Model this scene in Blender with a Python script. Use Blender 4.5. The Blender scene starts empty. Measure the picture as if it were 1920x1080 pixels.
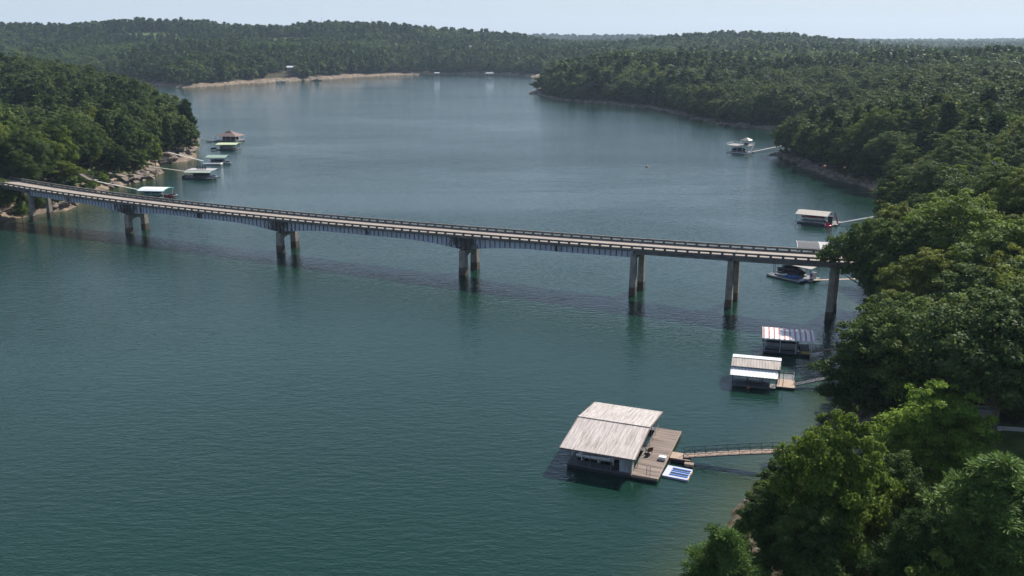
import bpy, bmesh, math, random
import numpy as np
from mathutils import Vector, Matrix
R = math.radians
rng = np.random.default_rng(7); random.seed(7)
scene = bpy.context.scene; COL = scene.collection
# ------------------------------------------------------------------ camera, sky, sun, exposure
F, TH, RO, HC = 1680.0, R(15.65), R(.15), 55.0
cam_d = bpy.data.cameras.new('camera'); cam = bpy.data.objects.new('camera', cam_d); COL.objects.link(cam)
cam_d.sensor_width = 36; cam_d.lens = F/1920*36; cam_d.clip_start = .5; cam_d.clip_end = 40000
cam.matrix_world = Matrix.Translation((0, 0, HC)) @ Matrix.Rotation(R(90)-TH, 4, 'X') @ Matrix.Rotation(-RO, 4, 'Z')
scene.camera = cam
SUN_AZ, SUN_EL = R(42), R(40)          # azimuth from +Y towards +X
world = bpy.data.worlds.new('World'); scene.world = world; world.use_nodes = True
wn = world.node_tree; sky = wn.nodes.new('ShaderNodeTexSky'); sky.sky_type = 'NISHITA'; sky.sun_disc = False
sky.sun_elevation = SUN_EL; sky.sun_rotation = SUN_AZ; sky.air_density = 1.0; sky.dust_density = .4; sky.ozone_density = 3.; sky.altitude = 200
hz = wn.nodes.new('ShaderNodeMix'); hz.data_type = 'RGBA'; hz.inputs[7].default_value = (3.3, 3.85, 4.6, 1)   # summer haze: whitens the sky most near the horizon
wt = wn.nodes.new('ShaderNodeTexCoord'); ws = wn.nodes.new('ShaderNodeSeparateXYZ'); wr = wn.nodes.new('ShaderNodeValToRGB'); wn.links.new(wt.outputs['Generated'], ws.inputs[0]); wn.links.new(ws.outputs[2], wr.inputs[0])
for i_, (p_, c_) in enumerate([(0., .93), (.16, .68), (.35, .36), (1., .18)]):
    if i_ > 1: wr.color_ramp.elements.new(p_)
    wr.color_ramp.elements[i_].position = p_; wr.color_ramp.elements[i_].color = (c_, c_, c_, 1)
wn.links.new(wr.outputs[0], hz.inputs[0])
wn.links.new(sky.outputs[0], hz.inputs[6]); wn.links.new(hz.outputs[2], wn.nodes['Background'].inputs[0]); wn.nodes['Background'].inputs[1].default_value = .088
sd = bpy.data.lights.new('sun', 'SUN'); sd.energy = 5.0; sd.angle = R(.6); sd.color = (1, .93, .82)
sun = bpy.data.objects.new('sun', sd); COL.objects.link(sun)
sdir = Vector((math.sin(SUN_AZ)*math.cos(SUN_EL), math.cos(SUN_AZ)*math.cos(SUN_EL), math.sin(SUN_EL)))
sun.rotation_euler = sdir.to_track_quat('Z', 'Y').to_euler(); sun.location = (200, 100, 300)
scene.view_settings.view_transform = 'Standard'; scene.view_settings.look = 'None'
scene.view_settings.exposure = 0.9; scene.view_settings.gamma = 1
try:
    scene.cycles.max_bounces = 6; scene.cycles.diffuse_bounces = 3; scene.cycles.glossy_bounces = 2
    scene.cycles.transmission_bounces = 2; scene.cycles.transparent_max_bounces = 4; scene.cycles.volume_bounces = 0
    scene.cycles.caustics_reflective = False; scene.cycles.caustics_refractive = False
except Exception: pass
# ------------------------------------------------------------------ survey helpers: photo pixel -> point on a level plane
def ray(px, py):
    u, v = (px-960)/F, -(py-540)/F; c, s = math.cos(RO), math.sin(RO); u, v = c*u+s*v, -s*u+c*v
    return Vector((u, math.cos(TH)+v*math.sin(TH), -math.sin(TH)+v*math.cos(TH)))
def G(px, py, z=0.0):
    d = ray(px, py); t = (z-HC)/d.z; return (d.x*t, d.y*t)
def W(px, py, D):
    d = ray(px, py); t = D/d.y; return (d.x*t, D, HC+d.z*t)
# ------------------------------------------------------------------ materials
def nmat(name):
    m = bpy.data.materials.new(name); m.use_nodes = True; nt = m.node_tree
    return m, nt, nt.nodes['Principled BSDF']
def N(nt, t, **k):
    n = nt.nodes.new(t)
    for a, b in k.items(): setattr(n, a, b)
    return n
def ramp(nt, cols, fac):
    r = N(nt, 'ShaderNodeValToRGB'); e = r.color_ramp.elements
    while len(e) < len(cols): e.new(.5)
    for i, (p, c) in enumerate(cols): e[i].position = p; e[i].color = (*c, 1) if len(c) == 3 else c
    nt.links.new(fac, r.inputs[0]); return r.outputs[0]
def mat(name, c1, c2=None, rough=.7, scale=1.0, stretch=(1, 1, 1), metal=0., bump=0., bscale=None, detail=4, spec=.4):
    m, nt, p = nmat(name)
    p.inputs['Roughness'].default_value = rough; p.inputs['Metallic'].default_value = metal
    p.inputs['Specular IOR Level'].default_value = spec
    if c2 is None: c2 = tuple(x*.75 for x in c1)
    tc = N(nt, 'ShaderNodeTexCoord'); mp = N(nt, 'ShaderNodeMapping'); mp.inputs['Scale'].default_value = stretch
    nt.links.new(tc.outputs['Object'], mp.inputs[0])
    no = N(nt, 'ShaderNodeTexNoise'); no.inputs['Scale'].default_value = scale; no.inputs['Detail'].default_value = detail
    nt.links.new(mp.outputs[0], no.inputs[0])
    nt.links.new(ramp(nt, [(.3, c2), (.7, c1)], no.outputs[0]), p.inputs['Base Color'])
    if bump:
        nb = N(nt, 'ShaderNodeTexNoise'); nb.inputs['Scale'].default_value = bscale or scale*4; nb.inputs['Detail'].default_value = 3
        nt.links.new(mp.outputs[0], nb.inputs[0]); b = N(nt, 'ShaderNodeBump'); b.inputs['Distance'].default_value = bump
        nt.links.new(nb.outputs[0], b.inputs['Height']); nt.links.new(b.outputs[0], p.inputs['Normal'])
    return m
def leaf_mat(name, trans=.35, sat=1.):
    m, nt, p = nmat(name); out = nt.nodes['Material Output']
    oi = N(nt, 'ShaderNodeObjectInfo'); at = N(nt, 'ShaderNodeAttribute'); at.attribute_name = 'tint'
    g = ramp(nt, [(0., (.020, .046, .013)), (.45, (.058, .096, .025)), (.8, (.108, .148, .041)), (1., (.140, .170, .062))], at.outputs['Fac'])
    mx = N(nt, 'ShaderNodeMix'); mx.data_type = 'RGBA'; mx.blend_type = 'MULTIPLY'; mx.inputs[0].default_value = 1.
    nt.links.new(g, mx.inputs[6]); nt.links.new(oi.outputs['Color'], mx.inputs[7])
    r2 = ramp(nt, [(0., (.62, .72, .70)), (.35, (.85, .9, .85)), (.7, (1.05, 1.05, .95)), (.93, (1.25, 1.18, .85)), (1., (1.5, 1.25, .7))], oi.outputs['Random'])
    m2 = N(nt, 'ShaderNodeMix'); m2.data_type = 'RGBA'; m2.blend_type = 'MULTIPLY'; m2.inputs[0].default_value = .8
    nt.links.new(mx.outputs[2], m2.inputs[6]); nt.links.new(r2, m2.inputs[7])
    nt.links.new(m2.outputs[2], p.inputs['Base Color']); p.inputs['Roughness'].default_value = .6; p.inputs['Specular IOR Level'].default_value = .08
    tr = N(nt, 'ShaderNodeBsdfTranslucent'); hs = N(nt, 'ShaderNodeHueSaturation'); hs.inputs['Value'].default_value = 1.3; hs.inputs['Hue'].default_value = .485
    nt.links.new(m2.outputs[2], hs.inputs['Color']); nt.links.new(hs.outputs[0], tr.inputs[0])
    ms = N(nt, 'ShaderNodeMixShader'); ms.inputs[0].default_value = trans
    nt.links.new(p.outputs[0], ms.inputs[1]); nt.links.new(tr.outputs[0], ms.inputs[2]); nt.links.new(ms.outputs[0], out.inputs[0])
    return m
M = {}
M['leaf'] = leaf_mat('leaf_green', .4); M['needle'] = leaf_mat('needle_green', .2)
M['bark'] = mat('bark', (.16, .13, .10), (.06, .05, .04), .9, 3, (1, 1, .3), bump=.03)
M['conc'] = mat('pier_concrete', (.30, .27, .23), (.17, .155, .14), .85, .6, (1, 1, .35), bump=.01)
M['rail'] = mat('rail_concrete', (.15, .14, .13), (.065, .065, .065), .85, .8)
M['fascia'] = mat('fascia_concrete', (.19, .19, .19), (.09, .09, .095), .85, .5, bump=.01)
M['wood'] = mat('weathered_boards', (.25, .195, .17), (.05, .038, .034), .85, 1.0, (.22, 4.5, 1), bump=.01)
M['wood2'] = mat('tan_boards', (.36, .26, .20), (.22, .16, .13), .8, 1.5, (1, 5, 1))
M['darkdeck'] = mat('dark_composite', (.10, .11, .13), (.05, .055, .065), .7, 1.2, (6, .5, 1))
M['steel'] = mat('grey_steel', (.22, .23, .24), (.13, .13, .14), .5, 2, metal=.3)
M['dsteel'] = mat('dark_steel', (.05, .055, .065), (.03, .03, .035), .5, 2, metal=.3)
M['white'] = mat('white_paint', (.74, .74, .74), (.58, .58, .58), .45, 2)
M['hull'] = mat('white_gelcoat', (.72, .73, .74), (.62, .63, .65), .25, 2)
M['palegang'] = mat('pale_aluminium', (.42, .42, .41), (.34, .34, .33), .5, 2)
M['black'] = mat('black_plastic', (.02, .02, .022), (.012, .012, .014), .4, 2)
M['float'] = mat('black_float', (.025, .027, .03), (.012, .013, .015), .6, 2)
M['navy'] = mat('navy_canvas', (.03, .035, .06), (.015, .02, .04), .8, 2)
M['grey'] = mat('grey_panel', (.33, .35, .37), (.23, .25, .27), .6, 1.5, (1, 1, .3))
M['blue'] = mat('blue_foam', (.05, .22, .62), (.03, .13, .42), .6, 3)
M['lav'] = mat('pale_foam', (.40, .42, .56), (.33, .35, .50), .6, 2)
M['yellow'] = mat('yellow_trim', (.65, .45, .10), None, .6)
M['pink'] = mat('pink_vinyl', (.75, .05, .13), (.5, .02, .1), .35)
M['red'] = mat('red_fabric', (.42, .03, .03), (.25, .02, .02), .6)
M['orange'] = mat('orange_ball', (.45, .12, .07), None, .5)
M['glass'] = mat('dark_glass', (.02, .025, .03), None, .08)
M['lime'] = mat('lime_metal_roof', (.36, .42, .24), (.30, .36, .20), .45, 1, (4, .3, 1))
M['greenroof'] = mat('green_metal_roof', (.20, .28, .22), (.15, .22, .18), .45, 1, (4, .3, 1))
M['palegreen'] = mat('pale_green_roof', (.36, .41, .34), (.30, .35, .29), .45, 1, (4, .3, 1))
M['whiteroof'] = mat('white_metal_roof', (.60, .62, .64), (.50, .53, .56), .4, 1, (4, .3, 1))
M['teal'] = mat('teal_trim', (.10, .42, .36), None, .5)
M['tanroof'] = mat('tan_metal_roof', (.27, .245, .22), (.21, .19, .17), .5, 1, (3, .3, 1))
M['brownroof'] = mat('brown_shingle', (.20, .15, .14), (.12, .09, .085), .9, 2)
M['darkroof'] = mat('charcoal_shingle', (.075, .085, .095), (.05, .055, .065), .9, 2)
M['greyroof'] = mat('grey_shingle', (.38, .36, .38), (.28, .27, .29), .85, 2)
M['redroof'] = mat('red_metal_roof', (.50, .16, .14), (.38, .11, .10), .5, 2)
M['greymetal'] = mat('grey_brown_metal', (.38, .34, .31), (.22, .19, .17), .6, .8, (1.5, .25, 1))
M['siding'] = mat('beige_siding', (.34, .32, .29), (.27, .25, .23), .8, 2)
M['darkwall'] = mat('dark_siding', (.10, .09, .085), None, .8)
M['rock'] = mat('sandstone', (.20, .16, .13), (.085, .068, .058), .9, .7, bump=.1, bscale=2)
M['pathc'] = mat('path_concrete', (.50, .47, .43), (.40, .38, .35), .85, 1)
M['asph'] = mat('approach_asphalt', (.16, .15, .14), (.10, .095, .09), .9, .5)
def streak_mat(name, a, b, c, sx, sy, lo=.42, hi=.62):
    m, nt, p = nmat(name); tc = N(nt, 'ShaderNodeTexCoord'); mp = N(nt, 'ShaderNodeMapping'); mp.inputs['Scale'].default_value = (sx, sy, 1)
    nt.links.new(tc.outputs['Object'], mp.inputs[0]); no = N(nt, 'ShaderNodeTexNoise'); no.inputs['Scale'].default_value = 1; no.inputs['Detail'].default_value = 6; no.inputs['Roughness'].default_value = .7
    nt.links.new(mp.outputs[0], no.inputs[0]); nt.links.new(ramp(nt, [(.3, c), (lo, b), (hi, a)], no.outputs[0]), p.inputs['Base Color'])
    p.inputs['Roughness'].default_value = .5; p.inputs['Metallic'].default_value = .15
    return m
M['oldroof'] = streak_mat('weathered_tin', (.46, .42, .41), (.29, .255, .24), (.16, .135, .12), 4, .30)
# girder paint: pale blue grey with rusty black stains and darkened stiffeners
def girder_mat():
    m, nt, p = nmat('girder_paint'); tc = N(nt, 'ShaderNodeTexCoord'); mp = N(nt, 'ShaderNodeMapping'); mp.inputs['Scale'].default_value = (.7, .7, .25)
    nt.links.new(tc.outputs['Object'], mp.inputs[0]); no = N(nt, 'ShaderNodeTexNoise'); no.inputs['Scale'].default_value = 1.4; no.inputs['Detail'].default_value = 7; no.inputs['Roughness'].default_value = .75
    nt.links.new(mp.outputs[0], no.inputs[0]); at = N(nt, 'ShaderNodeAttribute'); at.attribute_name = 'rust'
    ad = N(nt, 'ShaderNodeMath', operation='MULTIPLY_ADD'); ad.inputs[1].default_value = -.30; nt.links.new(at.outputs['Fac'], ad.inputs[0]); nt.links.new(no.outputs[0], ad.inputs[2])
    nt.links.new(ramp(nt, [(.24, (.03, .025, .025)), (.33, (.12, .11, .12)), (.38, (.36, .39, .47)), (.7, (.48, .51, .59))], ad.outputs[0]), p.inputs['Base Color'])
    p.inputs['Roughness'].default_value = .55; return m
M['girder'] = girder_mat()
def pier_mat():
    m, nt, p = nmat('stained_pier_concrete'); tc = N(nt, 'ShaderNodeTexCoord'); no = N(nt, 'ShaderNodeTexNoise'); no.inputs['Scale'].default_value = .9; no.inputs['Detail'].default_value = 6
    nt.links.new(tc.outputs['Object'], no.inputs[0]); c = ramp(nt, [(.35, (.15, .135, .12)), (.65, (.26, .23, .20))], no.outputs[0])
    ge = N(nt, 'ShaderNodeNewGeometry'); sx = N(nt, 'ShaderNodeSeparateXYZ'); nt.links.new(ge.outputs['Position'], sx.inputs[0])
    ad = N(nt, 'ShaderNodeMath', operation='MULTIPLY_ADD'); ad.inputs[1].default_value = .5; nt.links.new(no.outputs[0], ad.inputs[0]); nt.links.new(sx.outputs['Z'], ad.inputs[2])
    w = ramp(nt, [(.0, (.28, .24, .20)), (.98, (.34, .30, .26)), (1., (1, 1, 1))], ad.outputs[0]); w.node.color_ramp.elements[1].position = .97
    mr = N(nt, 'ShaderNodeMapRange'); mr.inputs['From Min'].default_value = 0; mr.inputs['From Max'].default_value = 2.1; nt.links.new(ad.outputs[0], mr.inputs[0]); nt.links.new(mr.outputs[0], w.node.inputs[0])
    mx = N(nt, 'ShaderNodeMix'); mx.data_type = 'RGBA'; mx.blend_type = 'MULTIPLY'; mx.inputs[0].default_value = 1; nt.links.new(c, mx.inputs[6]); nt.links.new(w, mx.inputs[7])
    nt.links.new(mx.outputs[2], p.inputs['Base Color']); p.inputs['Roughness'].default_value = .85; return m
M['pier'] = pier_mat()
M['roadc'] = mat('deck_concrete', (.285, .24, .205), (.225, .19, .165), .85, .35, (1, 1, 1))
# ------------------------------------------------------------------ objects
def tag(o, label=None, cat=None, group=None, kind=None):
    if label: o['label'] = label
    if cat: o['category'] = cat
    if group: o['group'] = group
    if kind: o['kind'] = kind
    return o
def empty(name, loc, rz=0., label=None, cat=None, group=None):
    o = bpy.data.objects.new(name, None); COL.objects.link(o); o.location = loc; o.rotation_euler = (0, 0, rz); o.empty_display_size = .5
    return tag(o, label, cat, group)
class MB:
    def __init__(s): s.v = []; s.f = []
    def add(s, vs, fs):
        b = len(s.v); s.v += [tuple(v) for v in vs]; s.f += [tuple(b+i for i in f) for f in fs]; return s
    def box(s, x0, x1, y0, y1, z0, z1):
        return s.add([(x0, y0, z0), (x1, y0, z0), (x1, y1, z0), (x0, y1, z0), (x0, y0, z1), (x1, y0, z1), (x1, y1, z1), (x0, y1, z1)],
                     [(0, 3, 2, 1), (4, 5, 6, 7), (0, 1, 5, 4), (1, 2, 6, 5), (2, 3, 7, 6), (3, 0, 4, 7)])
    def beam(s, a, b, w, h):
        a, b = Vector(a), Vector(b); d = (b-a).normalized(); up = Vector((0, 0, 1)) if abs(d.z) < .95 else Vector((1, 0, 0))
        sd_ = d.cross(up).normalized()*(w/2); u = sd_.cross(d).normalized()*(h/2); vs = []
        for p in (a, b): vs += [p-sd_-u, p+sd_-u, p+sd_+u, p-sd_+u]
        return s.add(vs, [(0, 3, 2, 1), (4, 5, 6, 7), (0, 1, 5, 4), (1, 2, 6, 5), (2, 3, 7, 6), (3, 0, 4, 7)])
    def tube(s, a, b, r0, r1=None, n=8, cap=True):
        a, b = Vector(a), Vector(b); r1 = r0 if r1 is None else r1; d = (b-a).normalized(); up = Vector((0, 0, 1)) if abs(d.z) < .9 else Vector((1, 0, 0))
        x = d.cross(up).normalized(); y = d.cross(x); vs = []
        for p, r in ((a, r0), (b, r1)): vs += [p+(x*math.cos(2*math.pi*i/n)+y*math.sin(2*math.pi*i/n))*r for i in range(n)]
        fs = [(i, i+n, (i+1) % n+n, (i+1) % n) for i in range(n)]
        if cap: fs += [tuple(range(n)), tuple(range(2*n-1, n-1, -1))]
        return s.add(vs, fs)
    def path(s, pts, rs, n=6):
        for i in range(len(pts)-1): s.tube(pts[i], pts[i+1], rs[i], rs[i+1], n, cap=(i == len(pts)-2))
        return s
    def loft(s, rings, cap=True):
        n = len(rings[0]); b = len(s.v)
        for r in rings: s.v += [tuple(p) for p in r]
        for k in range(len(rings)-1):
            for i in range(n):
                s.f.append((b+k*n+i, b+k*n+(i+1) % n, b+(k+1)*n+(i+1) % n, b+(k+1)*n+i))
        if cap: s.f += [tuple(b+i for i in range(n-1, -1, -1)), tuple(b+(len(rings)-1)*n+i for i in range(n))]
        return s
    def ball(s, c, r, sc=(1, 1, 1), n=10, m=6):
        rings = []
        for j in range(m+1):
            a = math.pi*j/m; rings.append([(c[0]+r*sc[0]*max(math.sin(a), .02)*math.cos(2*math.pi*i/n), c[1]+r*sc[1]*max(math.sin(a), .02)*math.sin(2*math.pi*i/n), c[2]-r*sc[2]*math.cos(a)) for i in range(n)])
        return s.loft(rings)
    def build(s, name, m, parent=None, smooth=False):
        me = bpy.data.meshes.new(name); me.from_pydata(s.v, [], s.f); me.materials.append(m)
        if smooth: me.polygons.foreach_set('use_smooth', [True]*len(me.polygons))
        me.update(); o = bpy.data.objects.new(name, me); COL.objects.link(o); o.parent = parent; return o
def npmesh(name, verts, faces, m, tint=None, smooth=False):
    me = bpy.data.meshes.new(name); k = faces.shape[1]
    me.vertices.add(len(verts)); me.vertices.foreach_set('co', verts.astype(np.float32).ravel())
    me.loops.add(faces.size); me.loops.foreach_set('vertex_index', faces.astype(np.int32).ravel())
    me.polygons.add(len(faces)); me.polygons.foreach_set('loop_start', np.arange(0, faces.size, k, dtype=np.int32)); me.polygons.foreach_set('loop_total', np.full(len(faces), k, np.int32))
    if smooth: me.polygons.foreach_set('use_smooth', np.ones(len(faces), bool))
    me.update(calc_edges=True); me.materials.append(m)
    if tint is not None: me.attributes.new('tint', 'FLOAT', 'FACE').data.foreach_set('value', tint.astype(np.float32))
    return me
def copy_tree(o, parent=None):
    c = o.copy(); COL.objects.link(c); c.parent = parent
    for ch in list(o.children): copy_tree(ch, c)
    return c
# ------------------------------------------------------------------ noise
def vnoise(x, y, sc, seed=0):
    x = np.asarray(x)/sc; y = np.asarray(y)/sc; xi = np.floor(x).astype(np.int64); yi = np.floor(y).astype(np.int64); fx = x-xi; fy = y-yi
    fx = fx*fx*(3-2*fx); fy = fy*fy*(3-2*fy)
    def h(a, b):
        n = (a*374761393+b*668265263+seed*1442695041) & 0xffffffff; n = ((n ^ (n >> 13))*1274126177) & 0xffffffff; return ((n ^ (n >> 16)) & 0xffff)/65535.
    return (h(xi, yi)*(1-fx)+h(xi+1, yi)*fx)*(1-fy)+(h(xi, yi+1)*(1-fx)+h(xi+1, yi+1)*fx)*fy
# ------------------------------------------------------------------ shoreline and terrain
shR = [(1130, 1500), (1200, 1250), (1290, 1120), (1345, 1040), (1390, 960), (1430, 900), (1475, 860), (1528, 818), (1550, 792), (1570, 760), (1588, 720), (1604, 680), (1616, 640), (1626, 600), (1634, 560), (1645, 515), (1655, 470), (1668, 430), (1685, 400), (1715, 385),
       (1690, 372), (1655, 360), (1620, 349), (1580, 339), (1540, 325), (1500, 309), (1470, 298), (1455, 291), (1468, 283), (1490, 274), (1560, 262), (1600, 254), (1560, 247), (1480, 242), (1440, 242), (1400, 240), (1350, 234), (1300, 222), (1250, 208), (1200, 201), (1150, 196), (1100, 192), (1050, 188), (1020, 182), (990, 175.5), (1003, 170), (1030, 162), (1080, 155), (1150, 150), (1250, 147), (1350, 145),
       (1300, 141), (1200, 140), (1100, 141), (1000, 143.5), (970, 142), (930, 139.5), (880, 138.5), (830, 138.5), (790, 139), (740, 141), (690, 143), (640, 146), (600, 149), (560, 151), (520, 153), (470, 156), (420, 159.5), (370, 163), (340, 164), (290, 161), (250, 158), (200, 152), (150, 150), (90, 149), (0, 148), (-200, 147)]
polyR = [G(*p) for p in shR] + [(-6000, 1500), (-9000, 16000), (9000, 16000), (9000, -200), (300, -200), (20, 20)]
shD = [(-500, 462), (-200, 436), (-60, 424), (0, 415), (28, 408), (60, 402), (100, 397), (125, 391), (150, 378), (185, 362), (212, 354), (232, 347), (255, 343), (276, 338), (297, 325), (288, 317), (292, 311), (322, 306), (345, 301), (360, 294), (363, 284), (372, 270), (360, 254), (325, 232), (290, 214), (230, 200), (150, 188), (60, 180), (-100, 175), (-600, 175)]
polyD = [G(*p) for p in shD] + [(-3000, 900), (-3000, 200)]
def sdf(x, y, poly):
    P = np.array(poly); A = P; B = np.roll(P, -1, 0); d2 = np.full(x.shape, 1e18); ins = np.zeros(x.shape, bool)
    for a, b in zip(A, B):
        ex, ey = b-a; L = ex*ex+ey*ey+1e-9; wx = x-a[0]; wy = y-a[1]; t = np.clip((wx*ex+wy*ey)/L, 0, 1)
        d2 = np.minimum(d2, (wx-ex*t)**2+(wy-ey*t)**2)
        c = (a[1] > y) != (b[1] > y); ins ^= c & (x < (b[0]-a[0])*(y-a[1])/((b[1]-a[1]) if b[1] != a[1] else 1e-9)+a[0])
    d = np.sqrt(d2); return np.where(ins, d, -d)
CAN = [(-200, 112, 1150), (0, 115, 1250), (230, 115, 1200), (450, 112, 1180), (600, 108, 1260), (800, 108, 1440), (1000, 112, 1400), (0, 92, 1500), (230, 85, 1500), (450, 80, 1500), (600, 78, 1550), (800, 82, 1650), (1000, 90, 1650),
       (-200, 58, 2050), (0, 56, 2000), (120, 52, 1950), (250, 44, 1850), (400, 44, 1850), (520, 48, 1900), (600, 42, 1850), (700, 45, 1850), (780, 52, 1880), (850, 60, 1900), (930, 68, 1950), (1000, 77, 2000), (-200, 70, 2800), (300, 72, 2800), (700, 72, 2800), (1100, 76, 2700),
       (1080, 84, 1900), (1150, 86, 2000), (1230, 84, 2000), (1300, 76, 2000), (1250, 88, 1500), (1080, 90, 1600),
       (1015, 140, 880), (1100, 118, 900), (1200, 110, 900), (1300, 172, 665), (1300, 140, 780), (1300, 110, 1000), (1300, 84, 1400), (1330, 72, 1700), (1390, 61, 1750), (1470, 63, 1750), (1560, 78, 1700), (1640, 90, 1650), (1720, 98, 1600), (1820, 102, 1600), (1900, 104, 1200), (1700, 104, 2000), (1850, 106, 2100), (1440, 180, 620), (1440, 130, 800),
       (1500, 205, 440), (1600, 172, 480), (1750, 142, 530), (1900, 130, 560), (1600, 125, 800), (1750, 110, 850), (1900, 100, 800), (2050, 100, 800), (2050, 130, 500), (2000, 100, 2500), (1700, 92, 2500),
       (1750, 275, 262), (1900, 235, 300), (1690, 335, 240), (2000, 220, 280), (1860, 180, 400),
       (-200, 112, 600), (0, 120, 600), (60, 125, 580), (120, 145, 560), (200, 165, 540), (290, 188, 510), (345, 205, 480), (0, 205, 430), (100, 210, 420), (200, 215, 430), (-150, 200, 420)]
CP = []
for a, b, D in CAN:
    x, y, z = W(a, b, D); CP.append((x, y, max(z-18, 1.5)))
CP += [(79, 168, 9.5), (105, 156, 12), (150, 134, 14), (220, 110, 18), (57, 130, 3.5), (50, 117, 2.6), (59, 101, 6.5), (66, 108, 7), (50, 80, 6.5), (31, 74, 5), (80, 80, 9), (100, 100, 10), (75, 125, 7), (45, 60, 7), (40, 30, 7), (120, 60, 12),
       (-154, 318, 7), (-168, 292, 10.5), (-190, 300, 13), (-230, 310, 16), (-145, 300, 4), (-170, 345, 7), (-165, 390, 6), (-180, 420, 9), (-160, 270, 4)]
for a in range(-2600, 2601, 400):
    for b_ in (2600, 3000, 3600, 4400, 5400): CP.append((a*b_/2600, b_, 12 if b_ < 5000 else 18))
for a, b, D in [(985, 67, 4300), (1050, 65, 4300), (1120, 66, 4300), (1200, 66, 4300), (1260, 69, 4300), (1570, 75, 4000), (1620, 76, 4000), (1680, 79, 4000), (1740, 80, 4000), (1800, 85, 4000), (60, 53, 3400), (-60, 54, 3400)]:
    x, y, z = W(a, b, D); CP.append((x, y, max(z-16, 3)))
CP = np.array(CP)
BC = np.array([-42.4, 226.8]); BD = np.array([.90028, -.4353]); BN = np.array([.4353, .90028])       # bridge centre line
_rt = np.array([[-152, 12.9], [-125.1, 11.7], [-104.9, 10.6], [-73.7, 9.6], [-49.2, 9.5], [-26.5, 9.8], [3.6, 10.1], [30.7, 10.4], [49.1, 10.7], [68.7, 11.1], [77.9, 11.4], [99.4, 12.1], [106.7, 12.3], [121.1, 13.0], [132.5, 13.5], [150, 14.2]])
_pf = np.polyfit(_rt[:, 0], _rt[:, 1], 4)
def roadz(t): return np.polyval(_pf, np.clip(t, -152, 150))-.95
def smooth(a, b, x):
    t = np.clip((x-a)/(b-a), 0, 1); return t*t*(3-2*t)
def terrain(x, y, full=False):
    x = np.asarray(x, float); y = np.asarray(y, float)
    d = np.maximum(sdf(x, y, polyR), sdf(x, y, polyD))
    dist = np.hypot(x, y)
    d = d+(vnoise(x, y, 14, 3)-.5)*np.minimum(7, 1.2+dist*.010)+(vnoise(x, y, 4, 5)-.5)*1.0
    num = np.zeros(x.shape); den = np.zeros(x.shape)
    for cx, cy, cz in CP:
        s = 12+.06*math.hypot(cx, cy); w = 1/(((x-cx)**2+(y-cy)**2)/s**2+.15)**2; num += w*cz; den += w
    H = num/den
    H = H*(.88+.24*vnoise(x, y, 170, 8))+(vnoise(x, y, 40, 9)-.5)*2.5*smooth(30, 200, d)
    H = np.maximum(H, .8)
    bank = .9*smooth(0, 5, d)+np.maximum(d-2, 0)*.30
    z = np.where(d > 0, -np.log(np.exp(-np.clip(H, 0, 400)/2.)+np.exp(-np.clip(bank, 0, 600)/2.)+1e-300)*2., 0)
    z = np.where(d > 0, np.maximum(z+1.386*np.exp(-d/6.), .03*np.minimum(d, 15)), np.maximum(d*.28, -6))
    t = (x-BC[0])*BD[0]+(y-BC[1])*BD[1]; o = np.abs((x-BC[0])*BN[0]+(y-BC[1])*BN[1]); rz = roadz(t)
    on = smooth(136, 146, t)+smooth(-136, -150, t)
    emb = rz-.25-np.maximum(o-5.5, 0)*.6
    k = np.clip(on, 0, 1)*smooth(22, 6, o)
    z = z*(1-k)+np.where(k > 0, emb, 0)*k
    under = (1-np.clip(on, 0, 1))*smooth(14, 7, o)*(np.abs(t) < 152)
    z = np.where(under > 0, z*(1-under)+np.minimum(z, rz-2.6)*under, z)
    return (z, d) if full else z
xs1 = np.concatenate([np.arange(-230, 0, 2.6), np.arange(1.3, 90, 1.3), np.arange(91, 230.1, 2.6)]); k = np.arange(1, 105); ex = 230+2.6*np.cumsum(1.042**k); xs = np.concatenate([-ex[::-1], xs1, ex])
ys1 = np.concatenate([np.arange(20, 200, 1.5), np.arange(200, 560, 2.6)]); k = np.arange(1, 215); ys = np.concatenate([ys1, 560+np.cumsum(2.6*np.minimum(1.03**k, 90))])
gx, gy = np.meshgrid(xs, ys); tz, td = terrain(gx.ravel(), gy.ravel(), True)
tz = np.where(gy.ravel() > 5200, tz+0, tz)
nx, ny = len(xs), len(ys); ii = (np.arange(ny-1)[:, None]*nx+np.arange(nx-1)[None, :]).ravel()
fc = np.stack([ii, ii+1, ii+nx+1, ii+nx], 1)
V = np.stack([gx.ravel(), gy.ravel(), tz], 1)
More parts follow.
